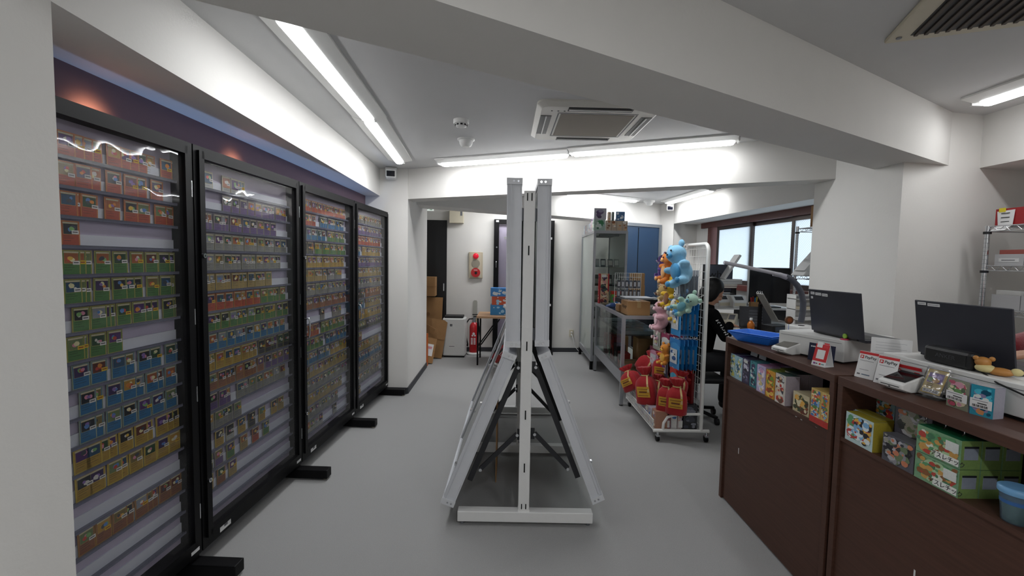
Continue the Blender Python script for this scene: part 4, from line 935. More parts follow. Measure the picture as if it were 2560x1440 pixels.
cloth('plastic_bag', 'crumpled blue plastic bag on the glass counter', (1.27, 5.50, LZ), '#33548f', .07, .05, 1, 'bag', M_gloss)
cloth('plastic_bag', 'crumpled white and blue plastic bag near the small wire rack', (1.33, 5.28, LZ), '#b9c6d8', .085, .085, 2, 'bag', M_gloss)
cloth('packing_bag', 'crumpled pale grey bag at the right end of the glass counter', (1.56, 4.80, LZ), '#a9a8a2', .11, .09, 3, 'bag')
# cardboard boxes and chair back by the blue door
cbox('carton', 'upper brown box with a black scribble in front of the blue door', (1.80, 6.35, 1.19), .05, .17, .17, .17, True)
cbox('carton', 'lower brown box in front of the blue door', (1.80, 6.35, .95), .05, .18, .18, .24)
t = thing('storage_cupboard', 'low dark cupboard behind the glass counter carrying two brown boxes', 'cupboard', (1.85, 6.37, 0))
MB().box(-.15, .18, -.20, .20, .03, .95).build('body', M_blackp, t); MB().box(-.14, .17, -.19, .19, 0, .03).build('plinth', M_black, t); MB().box(-.12, .15, -.205, -.20, .08, .90).build('door', M_lid, t)
# ================================================================== WHITE WIRE GOODS STAND
GX, GY0, GY1, GZ = 1.615, 3.64, 4.53, 1.675
st = thing('wire_stand', 'white wire mesh goods stand on casters with a basket base', 'goods stand', (GX, GY0, 0)); GD = GY1 - GY0
r = .016; pts = []
for (y, z) in ((0, .10), (0, GZ - .07)): pts.append((0, y, z))
for i in range(1, 6): a = PI / 2 * i / 6; pts.append((0, .07 - .07 * math.cos(a), GZ - .07 + .07 * math.sin(a)))
for i in range(0, 7): a = PI / 2 * i / 6; pts.append((0, GD - .07 + .07 * math.sin(a), GZ - .07 + .07 * math.cos(a)))
pts.append((0, GD, .10))
MB().tube(pts, r, 10).build('frame_tube', M_white, st)
mb = MB()
for i in range(1, 18): y = GD * i / 18; mb.cyl((0, y, .12), (0, y, GZ - .015), .0022, 5, caps=False)
for j in range(24): z = .14 + j * .065; mb.cyl((0, .012, z), (0, GD - .012, z), .0022, 5, caps=False)
mb.build('wire_grid', M_white, st)['kind'] = 'stuff'
MB().box(-.018, .018, GD * .45, GD * .45 + .03, GZ - .02, GZ + .02).build('clip', M_white, st)
BW = -.40
for y in (0, GD):
    MB().tube([(.07, y, .095), (BW, y, .095)], .015, 10).build('base_tube', M_white, st)
    MB().tube([(-.0, y, .24), (-.20, y, .235), (-.285, y, .21), (-.315, y, .16), (-.32, y, .10)], .012, 8).build('side_guard', M_white, st)
for x in (.05, BW + .04):
    for y in (.0, GD):
        cs = MB().cyl((x, y, .05), (x, y, .085), .010, 8).build('caster_stem', M_chrome, st)
        MB().box(x - .014, x + .014, y - .016, y + .016, .045, .06).build('caster_fork', M_chrome, cs); MB().cyl((x - .011, y + .008, .029), (x + .011, y + .008, .029), .0285, 16).build('wheel', M_black, cs)
mb = MB()
for z in (.10, .185): mb.cyl((BW, 0, z), (BW, GD, z), .004, 6)
for i in range(37): y = GD * i / 36; y2 = GD * min(i + 1, 36) / 36; mb.cyl((BW, y, .10), (BW, y2, .185), .0018, 5); mb.cyl((BW, y2, .10), (BW, y, .185), .0018, 5)
for i in range(19): y = GD * i / 18; mb.cyl((BW, y, .10), (0, y, .10), .002, 5)
mb.build('basket_wire', M_white, st)['kind'] = 'stuff'
# ---------------------------------------------------------------- soft toys (plain, generic animals in the photo's colours)
def remesh(o, v, sm=6):
    m1 = o.modifiers.new('join', 'REMESH'); m1.mode = 'VOXEL'; m1.voxel_size = v; m1.use_smooth_shade = True
    m2 = o.modifiers.new('soft', 'SMOOTH'); m2.factor = .6; m2.iterations = sm
def plushmat(c): return mat('plush_' + c.lstrip('#'), c, .95, var=.10, scale=120, bump=.3, bscale=300, sheen=.3)
def plush(label, loc, rz, c1, c2, s=1.0, tilt=0.0, group='soft toys on the wire stand'):
    t = thing('plush_toy', label, 'soft toy', loc, rz, group)
    T = Matrix.Rotation(tilt, 4, 'Y') @ Matrix.Scale(s, 4)
    mb = MB()
    mb.ell((0, 0, .0), (.050, .045, .060), 14, 10, T); mb.ell((0, -.01, .085), (.048, .046, .042), 14, 10, T)
    for sx in (-1, 1):
        mb.ell((sx * .052, -.025, .022), (.018, .032, .018), 10, 8, T @ Matrix.Rotation(0, 4, 'X')); mb.ell((sx * .032, -.035, -.05), (.020, .036, .020), 10, 8, T)
    o = mb.build('body', plushmat(c1), t); remesh(o, .007 * s)
    for sx in (-1, 1):
        MB().ell((sx * .036, 0, .125), (.017, .010, .017), 10, 8, T).build('ear', plushmat(c1), t)
        MB().ell((sx * .032, -.068, -.05), (.014, .008, .014), 10, 8, T).build('foot_pad', plushmat(c2), t)
        MB().ell((sx * .018, -.053, .095), (.0045, .004, .0045), 8, 6, T).build('eye', M_ink, t)
    mz = MB().ell((0, -.052, .075), (.018, .012, .013), 10, 8, T).build('muzzle', plushmat(c2), t); MB().ell((0, -.063, .080), (.005, .004, .004), 8, 6, T).build('nose', M_ink, mz)
    MB().ell((0, -.038, .0), (.032, .012, .040), 10, 8, T).build('belly_patch', plushmat(c2), t)
    MB().tube([T @ Vector((0, .03, .10)), T @ Vector((0, .05, .13)), T @ Vector((0, .06, .135))], .002, 5).build('hang_loop', M_whitep, t)
    return t
for i, (px, py, X, c1, c2, s, rz, tl, lb) in enumerate((
    (1661, 668, 1.50, '#6d4fa0', '#8f6cc0', .78, -1.9, .3, 'purple soft toy hanging at the far top of the wire stand'),
    (1674, 672, 1.44, '#c9742a', '#e0a86a', .95, -1.6, .25, 'orange soft toy hanging beside the light blue one'),
    (1705, 670, 1.42, '#7fb6d6', '#3a86b4', 1.15, -1.2, -.35, 'large light blue soft toy hanging at the top of the wire stand'),
    (1660, 713, 1.50, '#b3946f', '#5b3a2c', .70, -1.8, .0, 'beige and brown soft toy below the purple one'),
    (1679, 738, 1.43, '#d8b02e', '#8c5a2a', .85, -1.4, .15, 'yellow soft toy in the middle row of the wire stand'),
    (1661, 745, 1.47, '#b99c62', '#d9c9a0', .75, -1.8, -.1, 'tan soft toy hanging behind the yellow one'),
    (1695, 752, 1.45, '#8fb4dc', '#e8e4da', .75, -1.2, .4, 'pale blue and white soft toy beside the yellow one'),
    (1712, 757, 1.42, '#a3c4b4', '#5f9aa8', .72, -1.0, .9, 'mint green soft toy lying sideways beside the blue packets'),
    (1700, 776, 1.46, '#c9a02c', '#e6c860', .70, -1.2, .2, 'deep yellow soft toy hanging below the mint one'),
    (1655, 792, 1.44, '#d9a9b4', '#ecc8cf', .90, -1.7, .0, 'pale pink soft toy hanging low on the wire stand'),
    (1654, 822, 1.46, '#cfa3ae', '#e8d2d4', .72, -1.5, .1, 'smaller pink soft toy below the pale pink one'),
    (1664, 885, 1.40, '#d98a2c', '#f0b84c', .60, -1.2, .0, 'small orange soft toy in a clear bag above the red bags'))):
    p = atx(px, py, X); plush(lb, p - Vector((0, 0, .03)), rz, c1, c2, s * 1.6, tl)
# hooks for hanging things
for j, (y, z) in enumerate(((.12, 1.45), (.42, 1.50), (.66, 1.52), (.12, 1.17), (.40, 1.20), (.70, 1.20), (.12, .86), (.36, .86), (.60, .88), (.36, .65), (.66, .68), (.12, .60))):
    MB().tube([(0, y, z + .03), (-.012, y, z + .03), (-.02, y, z), (-.20, y, z - .004), (-.215, y, z + .015)], .0035, 6).build('hook', M_white, st)
# packets hanging on the hooks
def packet(label, loc, rz, w, h, base, head, pal, seed, group, n=7):
    mb = MB(); rnd = random.Random(seed); mb.color(base)
    nx, nz = 5, 6; D = .010
    for s in (-1, 1):
        vs = []; 
        for j in range(nz + 1):
            for i in range(nx + 1):
                u = i / nx; v = j / nz; b = (math.sin(PI * u) * math.sin(PI * v)) ** .5 if 0 < u < 1 and 0 < v < 1 else 0
                vs.append((-w / 2 + w * u, s * D * b, -h + h * v))
        fs = [(j * (nx + 1) + i, j * (nx + 1) + i + 1, (j + 1) * (nx + 1) + i + 1, (j + 1) * (nx + 1) + i) for j in range(nz) for i in range(nx)]
        mb.add(vs, fs if s < 0 else [f[::-1] for f in fs], None, True)
    prect(mb, (0, -D, 0), (1, 0, 0), (0, 0, 1), -w * .36, w * .36, -h * .80, -h * .30, '#c9cdd2', .0008)
    art(mb, (-w * .34, -D - .0012, -h * .78), (1, 0, 0), (0, 0, 1), w * .68, h * .46, pal, n, rnd, off=.0006)
    o = mb.build('hanging_packet', M_gloss); o.location = loc; o.rotation_euler = (0, 0, rz); tag(o, label, 'packet', group)
    MB().color(head).box(-w / 2, w / 2, -.004, .004, -h * .16, .012).build('header_card', M_print, o)
    return o
BL = ['#dfe6ee', '#1f4f8c', '#e6e2d8', '#2f7fc4', '#14335e']
def hookful(n, label, y, z, dx, w, h, base, head, pal, seed, group, na=7):
    for i in range(n):
        b = base[i % len(base)] if isinstance(base, list) else base
        packet(label.format(ORD[i]), (GX - .20 + i * dx, GY0 + y, z - .012), -PI / 2 + .12 + .04 * math.sin(i * 2.1), w, h, b, head, pal, seed + i, group, na)
hookful(5, 'bright blue snack packet on the upper right hook, {} from the aisle', .12, 1.17, .036, .17, .27, ['#2f8fd0', '#2a82c2', '#3d9ad6'], '#1f78bd', BL, 100, 'upper blue packets')
hookful(5, 'bright blue snack packet on the lower right hook, {} from the aisle', .12, .86, .036, .17, .25, ['#2b88c9', '#3191d0', '#247ab8'], '#1f78bd', BL, 110, 'lower blue packets')
hookful(7, 'slim grey blister card high on the wire stand, {} from the aisle', .12, 1.45, .025, .10, .24, ['#9aa0aa', '#868c96', '#a8adb5'], '#c9cdd2', ['#6d7480', '#c8ccd2', '#4f8a9a', '#b3b6bc'], 120, 'grey blister cards', 5)
hookful(4, 'white card with dark dots on the middle hook, {} from the aisle', .36, .86, .04, .15, .19, '#cfd0d0', '#8f2f55', ['#2a3a4a', '#3d5568', '#1d2530', '#55606a'], 130, 'white dotted cards', 9)
hookful(4, 'clear packet with green and cream pieces, {} from the aisle', .60, .88, .04, .15, .20, '#b3b5a8', '#c9c9c6', ['#7fb39a', '#d8cfa0', '#3f3a3a', '#c98fa0', '#e0dccf'], 140, 'clear goods packets', 9)
hookful(4, 'dark blue mixed-print packet in the low row, {} from the aisle', .36, .65, .045, .14, .17, ['#54586e', '#3f4468'], '#3a3a55', ['#2f4a8c', '#c98a4a', '#8a3a6a', '#d8c9b0'], 150, 'mixed packets', 9)
hookful(4, 'clear pink packet in the low row beside the soft toys, {} from the aisle', .66, .68, .045, .18, .19, '#c98fa6', '#6a2a3f', ['#d8a0b8', '#b8324a', '#e6d0d8', '#e8dede'], 160, 'pink packets', 7)
hookful(4, 'rainbow bubble toy packet at the lower right, {} from the aisle', .12, .60, .04, .13, .26, ['#3f9fc0', '#58b0a0', '#b04a8c', '#c0603a'], '#b8352c', ['#e0c23c', '#d0409a', '#58c070', '#e0803c', '#8a4ac0'], 170, 'bubble toy packets', 10)
# dark red tray packs at the bottom right, and boxes in the basket
for i in range(3):
    carton('red_pack', ['dark red clear pack nearest the front of the wire stand', 'dark red clear pack, second from the front', 'dark red clear pack, third from the front'][i], 'packet', (GX - .09, GY0 + .10 + i * .085, .315), -PI / 2 + .5, .12, .03, .26, '#6e1519', ['#9a2024', '#4a0d10', '#c05048', '#2a0c0e'], 12, 180 + i, 'dark red packs', M_gloss)
BP = ['#c98a5a', '#3f6fae', '#b04a44', '#d8d4cc', '#8a7a9c', '#e0d8c8']
for i in range(6):
    carton('goods_box', f'small printed box along the basket front, {ORD[i]} from the near end', 'box', (GX - .33, GY0 + .06 + i * .105, .102), -PI / 2 + .02, .095, .10, .15 - .012 * (i % 3), ['#a87a64', '#a9a3ae', '#b3a8a0', '#9c95a8', '#b59a88', '#a8a6a2'][i], BP, 12, 190 + i, 'boxes in the basket', M_print)
carton('goods_box', 'dark printed box standing at the right rear corner of the basket', 'box', (GX - .09, GY0 + .045, .102), 0, .13, .05, .21, '#23242b', ['#3b3d48', '#5b5e6a', '#16171c', '#7d7f8a'], 16, 200, None, M_gloss)
for i in range(3):
    carton('goods_box', ['pale boxed item beside the side guard of the wire stand', 'white barcode box beside the dark one', 'red and white box behind the side guard'][i], 'box', (GX - .165 - .055 * i, GY0 + .045, .102), 0, .05, .05, .12, ['#b9a8a6', '#c9c6c4', '#8c4f54'][i], BP, 8, 210 + i, 'boxes at the near end of the basket', M_print, white=(.15, .85, .1, .6))
carton('goods_box', 'white and pink printed box lying under the front red bags', 'box', (GX - .22, GY0 + .08, .235), .1, .20, .09, .065, '#bfb2b0', ['#b04a54', '#e0dcd8', '#5a4a4a'], 10, 220, None, M_print)
mb = MB(); 
t = thing('white_basket', 'small white slotted plastic basket at the far end of the stand base', 'basket', (GX - .27, GY1 - .14, .102))
MB().box(-.11, .11, -.10, .10, 0, .006).build('basket_floor', M_whitep, t)
for x in (-.11, .11): MB().box(x - .003, x + .003, -.10, .10, .006, .13).build('basket_side', M_whitep, t)
for y in (-.10, .10): MB().box(-.11, .11, y - .003, y + .003, .006, .13).build('basket_end', M_whitep, t)
for i in range(5): MB().box(-.114, -.113, -.075 + i * .036, -.06 + i * .036, .03, .11).build('slot', M_greyink, t)
# ---------------------------------------------------------------- red drawstring bags
M_redcloth = mat('red_crepe_cloth', '#a30d18', .75, var=.12, scale=18, bump=.25, bscale=60, sheen=.2)
M_ribbon = mat('cream_ribbon', '#cdb27c', .6, var=.05); M_lab = mat('mustard_label', '#c99a2e', .6, var=.04)
def redbag(label, loc, rz, w, d, h, tiltx=0.0, tilty=0.0, lab=True, seed=0):
    t = thing('gift_bag', label, 'gift bag', loc, rz, 'red drawstring gift bags')
    t.rotation_euler = (tiltx, tilty, rz)
    rr = random.Random(seed); ph = [rr.random() * 6 for _ in range(3)]
    prof = [(.80, 0), (.98, .03), (1.0, .20), (.97, .45), (.86, .62), (.55, .72), (.30, .765), (.27, .785), (.45, .86), (.62, .96), (.60, 1.0)]
    def wob(a, j):
        sq = 1 + .10 * math.cos(4 * a) * -1
        return sq * (1 + .035 * math.sin(3 * a + ph[0] + j * .5) + .03 * math.sin(7 * a + ph[1]) + (.22 * math.sin(9 * a + ph[2]) if j > 7 else 0))
    MB().lathe([(q, z * h) for q, z in prof], 40, wob=wob, sx=w / 2, sy=d / 2).build('bag', M_redcloth, t)
    zn = h * .775; n = 20
    MB().tube([(w / 2 * .33 * math.cos(2 * PI * i / n), d / 2 * .33 * math.sin(2 * PI * i / n), zn) for i in range(n)], .006, 6, closed=True).build('ribbon_tie', M_ribbon, t)
    x = w * .12
    MB().add([(x, -d * .17, zn), (x + .014, -d * .17, zn), (x + .030, -d * .50, zn - h * .20), (x + .014, -d * .52, zn - h * .20), (x + .034, -d * .56, zn - h * .42), (x + .018, -d * .57, zn - h * .42)], [(0, 1, 2, 3), (3, 2, 4, 5)]).build('ribbon_tail', M_ribbon, t)
    if lab:
        y = -d / 2 * 1.07; lw = w * .30
        L = MB().add([(-lw, y, h * .22), (0, y - .006, h * .22), (lw, y, h * .22), (lw, y, h * .50), (0, y - .006, h * .50), (-lw, y, h * .50)], [(0, 1, 4, 5), (1, 2, 3, 4)]).build('label', M_lab, t)
        for i, (zz, q) in enumerate(((.44, .8), (.36, .6), (.27, .8))):
            MB().box(-lw * q, lw * q, y - .0085, y - .0065, h * zz - (.006 if i == 1 else .002), h * zz + (.006 if i == 1 else .002)).build('label_print', mat('brown_print', '#6a3418', .6), L)
    return t
for a in (((1690, 1025), 1.40, .10, .17, .12, .27, 0, .0, 'red bag at the front right corner of the pile, its yellow label facing the aisle', -.45, .24),
          ((1663, 1010), 1.33, .2, .14, .11, .25, 0, .0, 'red bag in the front middle of the pile with a long cream ribbon', -.5, .24),
          ((1644, 1000), 1.36, .3, .12, .10, .22, 0, .0, 'slim red bag squeezed between two larger ones in front', -.9, .24),
          ((1622, 1000), 1.27, .3, .19, .13, .30, 0, -.18, 'tall red bag leaning left with a mustard label low on its front', -.75, .22),
          ((1588, 968), 1.24, .3, .20, .15, .22, 0, -.55, 'red bag slumped over the far end of the basket', -.9, .25)):
    (px, py), X, _, w, d, h, tx, ty, lb, rz, z = a
    p = atx(px, py, X); redbag(lb, (p.x, p.y, z), rz, w * 1.08, d * 1.05, h * 1.12, tx, ty, True, int(px))
for i, (px, X, z, w, h, ty, rz, lb) in enumerate(((1606, 1.36, .40, .20, .22, .5, -.8, 'red bag lying on top at the far side of the pile'), (1655, 1.42, .42, .19, .26, .0, -.6, 'topmost red bag standing in the middle of the pile'),
        (1690, 1.42, .36, .17, .24, .2, -.4, 'red bag behind the front right one, its top flopped open'), (1668, 1.46, .34, .18, .22, -.2, -.5, 'red bag wedged at the back of the pile near the mesh'))):
    p = atx(px, 950, X); redbag(lb, (p.x, p.y, z), rz, w, .12, h, 0, ty, i in (1,), 50 + i)
# ================================================================== REGISTER COUNTER (two dark wood units)
KX, KT, KS = 1.37, 1.045, .80
def unit(label, y0, y1):
    t = thing('counter_unit', label, 'counter', (KX, y0, 0), 0, 'dark wood counter units'); L = y1 - y0; D = .47
    MB().box(0, D, 0, L, KT - .035, KT).build('top_panel', M_wood, t, bevel=.002)
    for y in (0, L - .028): MB().box(0.001, D, y, y + .028, 0, KT - .035).build('side_panel', M_wood, t, bevel=.0015)
    MB().box(.012, .030, .028, L - .028, 0.01, KS - .018).build('front_panel', M_wood, t)
    MB().box(.004, D - .02, .028, L - .028, KS - .018, KS).build('shelf_board', M_wood, t)
    MB().box(D - .02, D - .005, .028, L - .028, .01, KT - .035).build('back_panel', M_wood, t)
    for zz in (KS - .25, KS + .10): MB().box(.05, .06, L - .029, L - .027, zz, zz + .012).build('shelf_pin', M_chrome, t)
    return t
uA = unit('dark wood counter unit farther from the camera, with small toy boxes on its shelf', 1.835, 2.785)
uB = unit('dark wood counter unit at the lower right, with green boxes on its shelf', .83, 1.815)
for i, (px, py, l) in enumerate(((1846, 1127, .035), (2285, 1435, .03))):
    p = atx(px, py, KX + .0112); MB().box(p.x - KX, p.x - KX + .0008, p.y - (1.835, .83)[i] - .004, p.y - (1.835, .83)[i] + .002, p.z - l / 2, p.z + l / 2).build('scratch', M_paper, (uA, uB)[i])
for px, py in ((1990, 1041), (2003, 1049), (2040, 1067)):
    p = atx(px, py, KX + .0112); MB().box(p.x - KX, p.x - KX + .0008, p.y - 1.835 - .006, p.y - 1.835 + .006, p.z - .0022, p.z + .0022).build('torn_sticker', M_paper, uA)
def yx(px, py, X=1.40): return atx(px, py, X).y
def shelfbox(label, px0, px1, py, h, base, pal, seed, X=1.395, d=.10, z=KS, n=38, side=None, top=None, white=None, mt=None, group='toy boxes on the far counter shelf', rz=0.0):
    a, b = yx(px0, py, min(X, 1.40) if z == KS else X), yx(px1, py, min(X, 1.40) if z == KS else X); w = abs(a - b)
    return carton('toy_box', label, 'box', (X + d / 2, (a + b) / 2, z), -PI / 2 + rz, w - .002, d, h, base, pal, n, seed, group, mt or M_print, side, white, top)
W_ = ['#dfe8ea', '#9fc4cc', '#e6dfa8', '#6a4f8c', '#d8d4c8']
shelfbox('pale blue toy box at the left end of the counter shelf', 1820, 1836.5, 960, .145, '#a9c9d4', ['#d6e4e4', '#c9c36a', '#2f5f7a', '#8fb8c4', '#e9e9e0'], 301, d=.20, top='#4a3f74')
shelfbox('second pale blue toy box beside the first on the counter shelf', 1836.5, 1853.5, 965, .143, '#a4c6d2', ['#d6e4e4', '#c9c36a', '#2f5f7a', '#8fb8c4', '#e9e9e0'], 302, d=.20, top='#4a3f74')
shelfbox('dark purple toy box with pale lettering on the counter shelf', 1853.5, 1872, 975, .15, '#39324f', ['#8a86a0', '#54506a', '#c9c9d6', '#1f1c2c', '#6a5f86'], 303, d=.22, white=(.25, .75, .82, .93))
shelfbox('teal toy box with a dark figure shape on the counter shelf', 1872, 1889, 985, .150, '#3f8c94', ['#2a2c44', '#5fb0b4', '#d0d8d4', '#4a3f6a', '#234f5a'], 304, d=.22)
shelfbox('pink and lavender toy box on the counter shelf', 1889, 1911, 995, .150, '#bfb0d2', ['#d8a0c4', '#8f9cc8', '#efe6ee', '#c9d0e4', '#d8c48c'], 305, X=1.385, d=.08, top='#c58fb8')
shelfbox('second pink toy box behind the first pink one', 1889, 1911, 995, .150, '#bfb0d2', ['#d8a0c4', '#8f9cc8', '#efe6ee', '#c9d0e4'], 306, X=1.467, d=.08, top='#c58fb8')
shelfbox('orange toy box with a cake-like picture on the counter shelf', 1911.5, 1934.5, 1010, .145, '#d1962f', ['#c4402a', '#7a9a3a', '#e8c860', '#e0a23c', '#8a4a24'], 307, X=1.38, d=.08, top='#8fa04a')
shelfbox('second orange toy box behind the first orange one', 1911.5, 1934.5, 1010, .145, '#d1962f', ['#c4402a', '#7a9a3a', '#e8c860'], 308, X=1.462, d=.08, top='#8fa04a')
shelfbox('white and red toy box with a cook scene on the counter shelf', 1935, 1961, 1020, .150, '#cfc8bf', ['#b83a30', '#e0dcd4', '#d8b48c', '#6a4a3a', '#c9c9c9', '#3c3f48'], 309, X=1.375, d=.07, side='#b7adb6', top='#48605a')
shelfbox('second white and red toy box behind the first one', 1935, 1961, 1020, .150, '#cfc8bf', ['#b83a30', '#e0dcd4', '#d8b48c'], 310, X=1.447, d=.07, side='#b7adb6', top='#48605a')
shelfbox('third white and red toy box deepest in its row', 1935, 1961, 1020, .150, '#cfc8bf', ['#b83a30', '#e0dcd4', '#d8b48c'], 311, X=1.519, d=.07, side='#b7adb6', top='#48605a')
shelfbox('low cream toy box lying before the yellow ones, printed with bottles', 1980, 2022, 1040, .095, '#cbbf9c', ['#8a4a24', '#d8cfae', '#3f4a2f', '#e0a84a', '#6a2f22', '#c9b27a'], 312, X=1.385, d=.12)
shelfbox('cream toy box standing at the back right of the far counter shelf', 2030, 2066, 985, .17, '#c4b48c', ['#a05a2a', '#d8cfae', '#c98f3a'], 313, X=1.62, d=.08)
for i, (a, b) in enumerate(((2023.5, 2050), (2050, 2070))):
    o = shelfbox(['yellow and red drink-themed toy box near the shelf end', 'yellow and red toy box at the right end of the far shelf'][i], a, b, 1060, .152, '#d0b26a', ['#c9482f', '#3f6fae', '#8fb8d8', '#e6d6a8', '#5f8a4a', '#d88a3c'], 314 + i, X=1.37, d=.10, n=70)
    w = (yx(a, 1060, 1.37) - yx(b, 1060, 1.37)); MB().color('#b8342c').box(-w / 2, w / 2, -.053, -.0505, 0, .028).build('red_foot_band', M_print, o)
for i, (a, b) in enumerate(((1896, 1915), (1918, 1937))):
    y0, y1 = yx(a, 930, 1.56), yx(b, 930, 1.56)
    o = tag(MB().color('#b9bac2').box(-.034, .034, -.002, .002, 0, .095, Matrix.Rotation(math.radians(-8), 4, 'X')).build('price_card', M_matte, loc=(1.47, (y0 + y1) / 2 - .06, KS + .153), rz=-PI / 2), ['left white price card standing on the boxes of the counter shelf', 'right white price card standing on the boxes of the counter shelf'][i], 'price card', 'price cards on the shelf')
    for zz, q in ((.07, .028), (.055, .02), (.03, .012)): MB().color('#5a5a66').box(-.028, -.028 + q * 1.6, -.0036, -.0028, zz, zz + .006, Matrix.Rotation(math.radians(-8), 4, 'X')).build('print_line', M_matte, o)
tag(MB().color('#23264a').box(-.30, .24, -.004, .004, 0, .14).build('backing_sheet', M_print, loc=(1.72, 2.30, KS), rz=-PI / 2), 'dark blue printed sheet at the back of the far counter shelf', 'sheet')
# ---------------------------------------------------------------- near unit shelf
g2 = 'toy boxes on the near counter shelf'
for i in range(2):
    shelfbox(['white and yellow toy box with a pool scene at the left of the near shelf', 'yellow topped toy box right behind the pool scene one'][i], 2110, 2181, 1120, .115, '#b9d0d2', ['#e6eef0', '#7fb0d8', '#b83a34', '#2a2c34', '#e0b04a', '#5f9a6a', '#dfe8ea'], 320 + i, X=1.375 + i * .052, d=.05, n=70, side='#b3a23a', top='#a89a35', group=g2)
shelfbox('low dark grey toy box in front on the near shelf', 2203, 2285, 1150, .10, '#56565e', ['#8a8a90', '#3a3c40', '#c47a5a', '#9a968a', '#6a7a5a', '#26272b', '#b0aeb4'], 323, X=1.372, d=.05, n=70, group=g2)
shelfbox('dark toy box stacked higher at the back of the near shelf', 2235, 2330, 1080, .115, '#4c4a55', ['#8a8a90', '#3a3c40', '#c47a5a', '#9a968a', '#6a7a5a', '#b0aeb4'], 324, X=1.452, d=.06, z=KS + .085, n=70, group=g2, top='#17181c')
shelfbox('plain black carton under the raised dark toy box', 2235, 2330, 1080, .085, '#2a2a30', ['#3a3c40', '#26272b'], 325, X=1.453, d=.06, n=5, group=g2)
shelfbox('light blue pool scene box raised at the back of the near shelf', 2185, 2236, 1040, .115, '#9dbcc4', ['#c9dce0', '#5f8ab0', '#b83a34', '#2a2c34', '#e0a04a', '#4f8a5a'], 326, X=1.515, d=.05, z=KS + .085, n=70, group=g2)
shelfbox('plain brown carton under the raised pool scene box', 2185, 2236, 1040, .085, '#6a5a48', ['#7a6a54'], 327, X=1.516, d=.05, n=3, group=g2)
y0, y1 = yx(2286, 1180, 1.372), yx(2394, 1220, 1.372)
for z in range(2):
    for i in range(3):
        o = carton('toy_box', ('upper' if z else 'lower') + ' green toy box, ' + ['in front, lettered', 'second in depth', 'deepest'][i] + ' on the near shelf', 'box', (1.372 + .031 + .064 * i, (y0 + y1) / 2, KS + z * .0905), -PI / 2 + .02, abs(y0 - y1), .062, .089, '#78a07c', ['#5f9a6a', '#a8c49a', '#c99a54', '#8a5a34', '#d8dccf', '#b8463a', '#4a7a5a', '#c9b48c'], 70, 330 + i + 3 * z, 'green toy boxes', M_print, side='#7f9a5a', top='#1f6a45')
        w = abs(y0 - y1)
        MB().color('#8f97a4').box(w / 2, w / 2 + .0012, -.022, .022, .03, .068).build('text_panel', M_matte, o)
        MB().color('#23262c').box(w / 2, w / 2 + .0018, -.022, .022, .066, .072).build('text_heading', M_matte, o)
        if i == 0:
            MB().color('#e4e6e0').box(-.005, w / 2 - .003, -.0345, -.0325, .006, .027).build('title_band', M_print, o)
            text('アスレチック', .020, M_ink, 'title_lettering', o, frame_m((w * .25 + .0, -.0350, .0165), (1, 0, 0), (0, 0, 1)), sx=.9)
            MB().color('#d4d8d4').box(w / 2 - .045, w / 2 - .006, -.0345, -.0325, .045, .075).build('white_panel', M_print, o)
for i, (px, py) in enumerate(((2318, 1030), (2366, 1050), (2413, 1068))):
    p = atx(px, py, 1.41); MB().box(p.x - KX - .01, p.x - KX + .012, p.y - .83 - .012, p.y - .83 + .012, KT - .037, KT - .0352).build('hook_plate', M_chrome, uB); 
    MB().tube([(p.x - KX, p.y - .83, KT - .036), (p.x - KX, p.y - .83, KT - .055), (p.x - KX - .008, p.y - .83, KT - .062)], .002, 6).build('hook', M_chrome, uB)
p = atx(2530, 1270, 1.40)
t = thing('plastic_cup', 'clear plastic cup with a light blue lid at the right end of the near shelf', 'cup', (1.412, p.y, KS))
MB().lathe([(.026, 0), (.029, .004), (.036, .085)], 24).build('cup_wall', glass('cup_plastic', tint=(.85, .92, .96), rough=.05, body=.22, bodycol=(.35, .55, .7)), t)
MB().lathe([(.039, .083), (.040, .088), (.040, .098), (.034, .101)], 24).build('lid', mat('light_blue_plastic', '#6fa3cf', .4), t)
MB().lathe([(.0245, .003), (.026, .03), (.028, .052)], 20).build('contents', mat('mixed_snack', '#4f6a4a', .6, var=.5, scale=60), t)
MB().lathe([(.0335, .055), (.0345, .068)], 24).build('printed_band', mat('deep_blue_print', '#2f5f9a', .5, var=.2), t)
# ================================================================== THINGS ON THE COUNTER
zt = KT
# blue trays
M_tray = mat('blue_plastic_tray', '#2c78e4', .32, var=.03)
for i in range(2):
    t = thing('coin_tray', ['lower of two nested bright blue plastic trays on the counter end', 'upper of two nested bright blue plastic trays on the counter end'][i], 'tray', (1.475, 2.60, zt + .008 * i), math.radians(-62), 'blue trays')
    a, b, c, d, h = .095, .062, .132, .093, .045; th = .003; z0 = .0005
    def ringv(x, y, z): return [(-x, -y, z), (x, -y, z), (x, y, z), (-x, y, z)]
    R = [ringv(a, b, 0), ringv(c, d, h), ringv(c + .006, d + .006, h), ringv(c + .006, d + .006, h + .004), ringv(c - .003, d - .003, h + .004), ringv(a - .002, b - .002, th)]
    mb = MB(); vs = sum(R, []); fs = [(0, 3, 2, 1)] + [(k * 4 + j, k * 4 + (j + 1) % 4, (k + 1) * 4 + (j + 1) % 4, (k + 1) * 4 + j) for k in range(5) for j in range(4)] + [(20, 21, 22, 23)]
    mb.add(vs, fs); mb.build('tray_body', M_tray, t, bevel=.002); MB().box(-.05, -.02, -.03, .03, th, th + .0006).build('embossed_mark', mat('blue_plastic_tray_dark', '#1a58bd', .4), t)
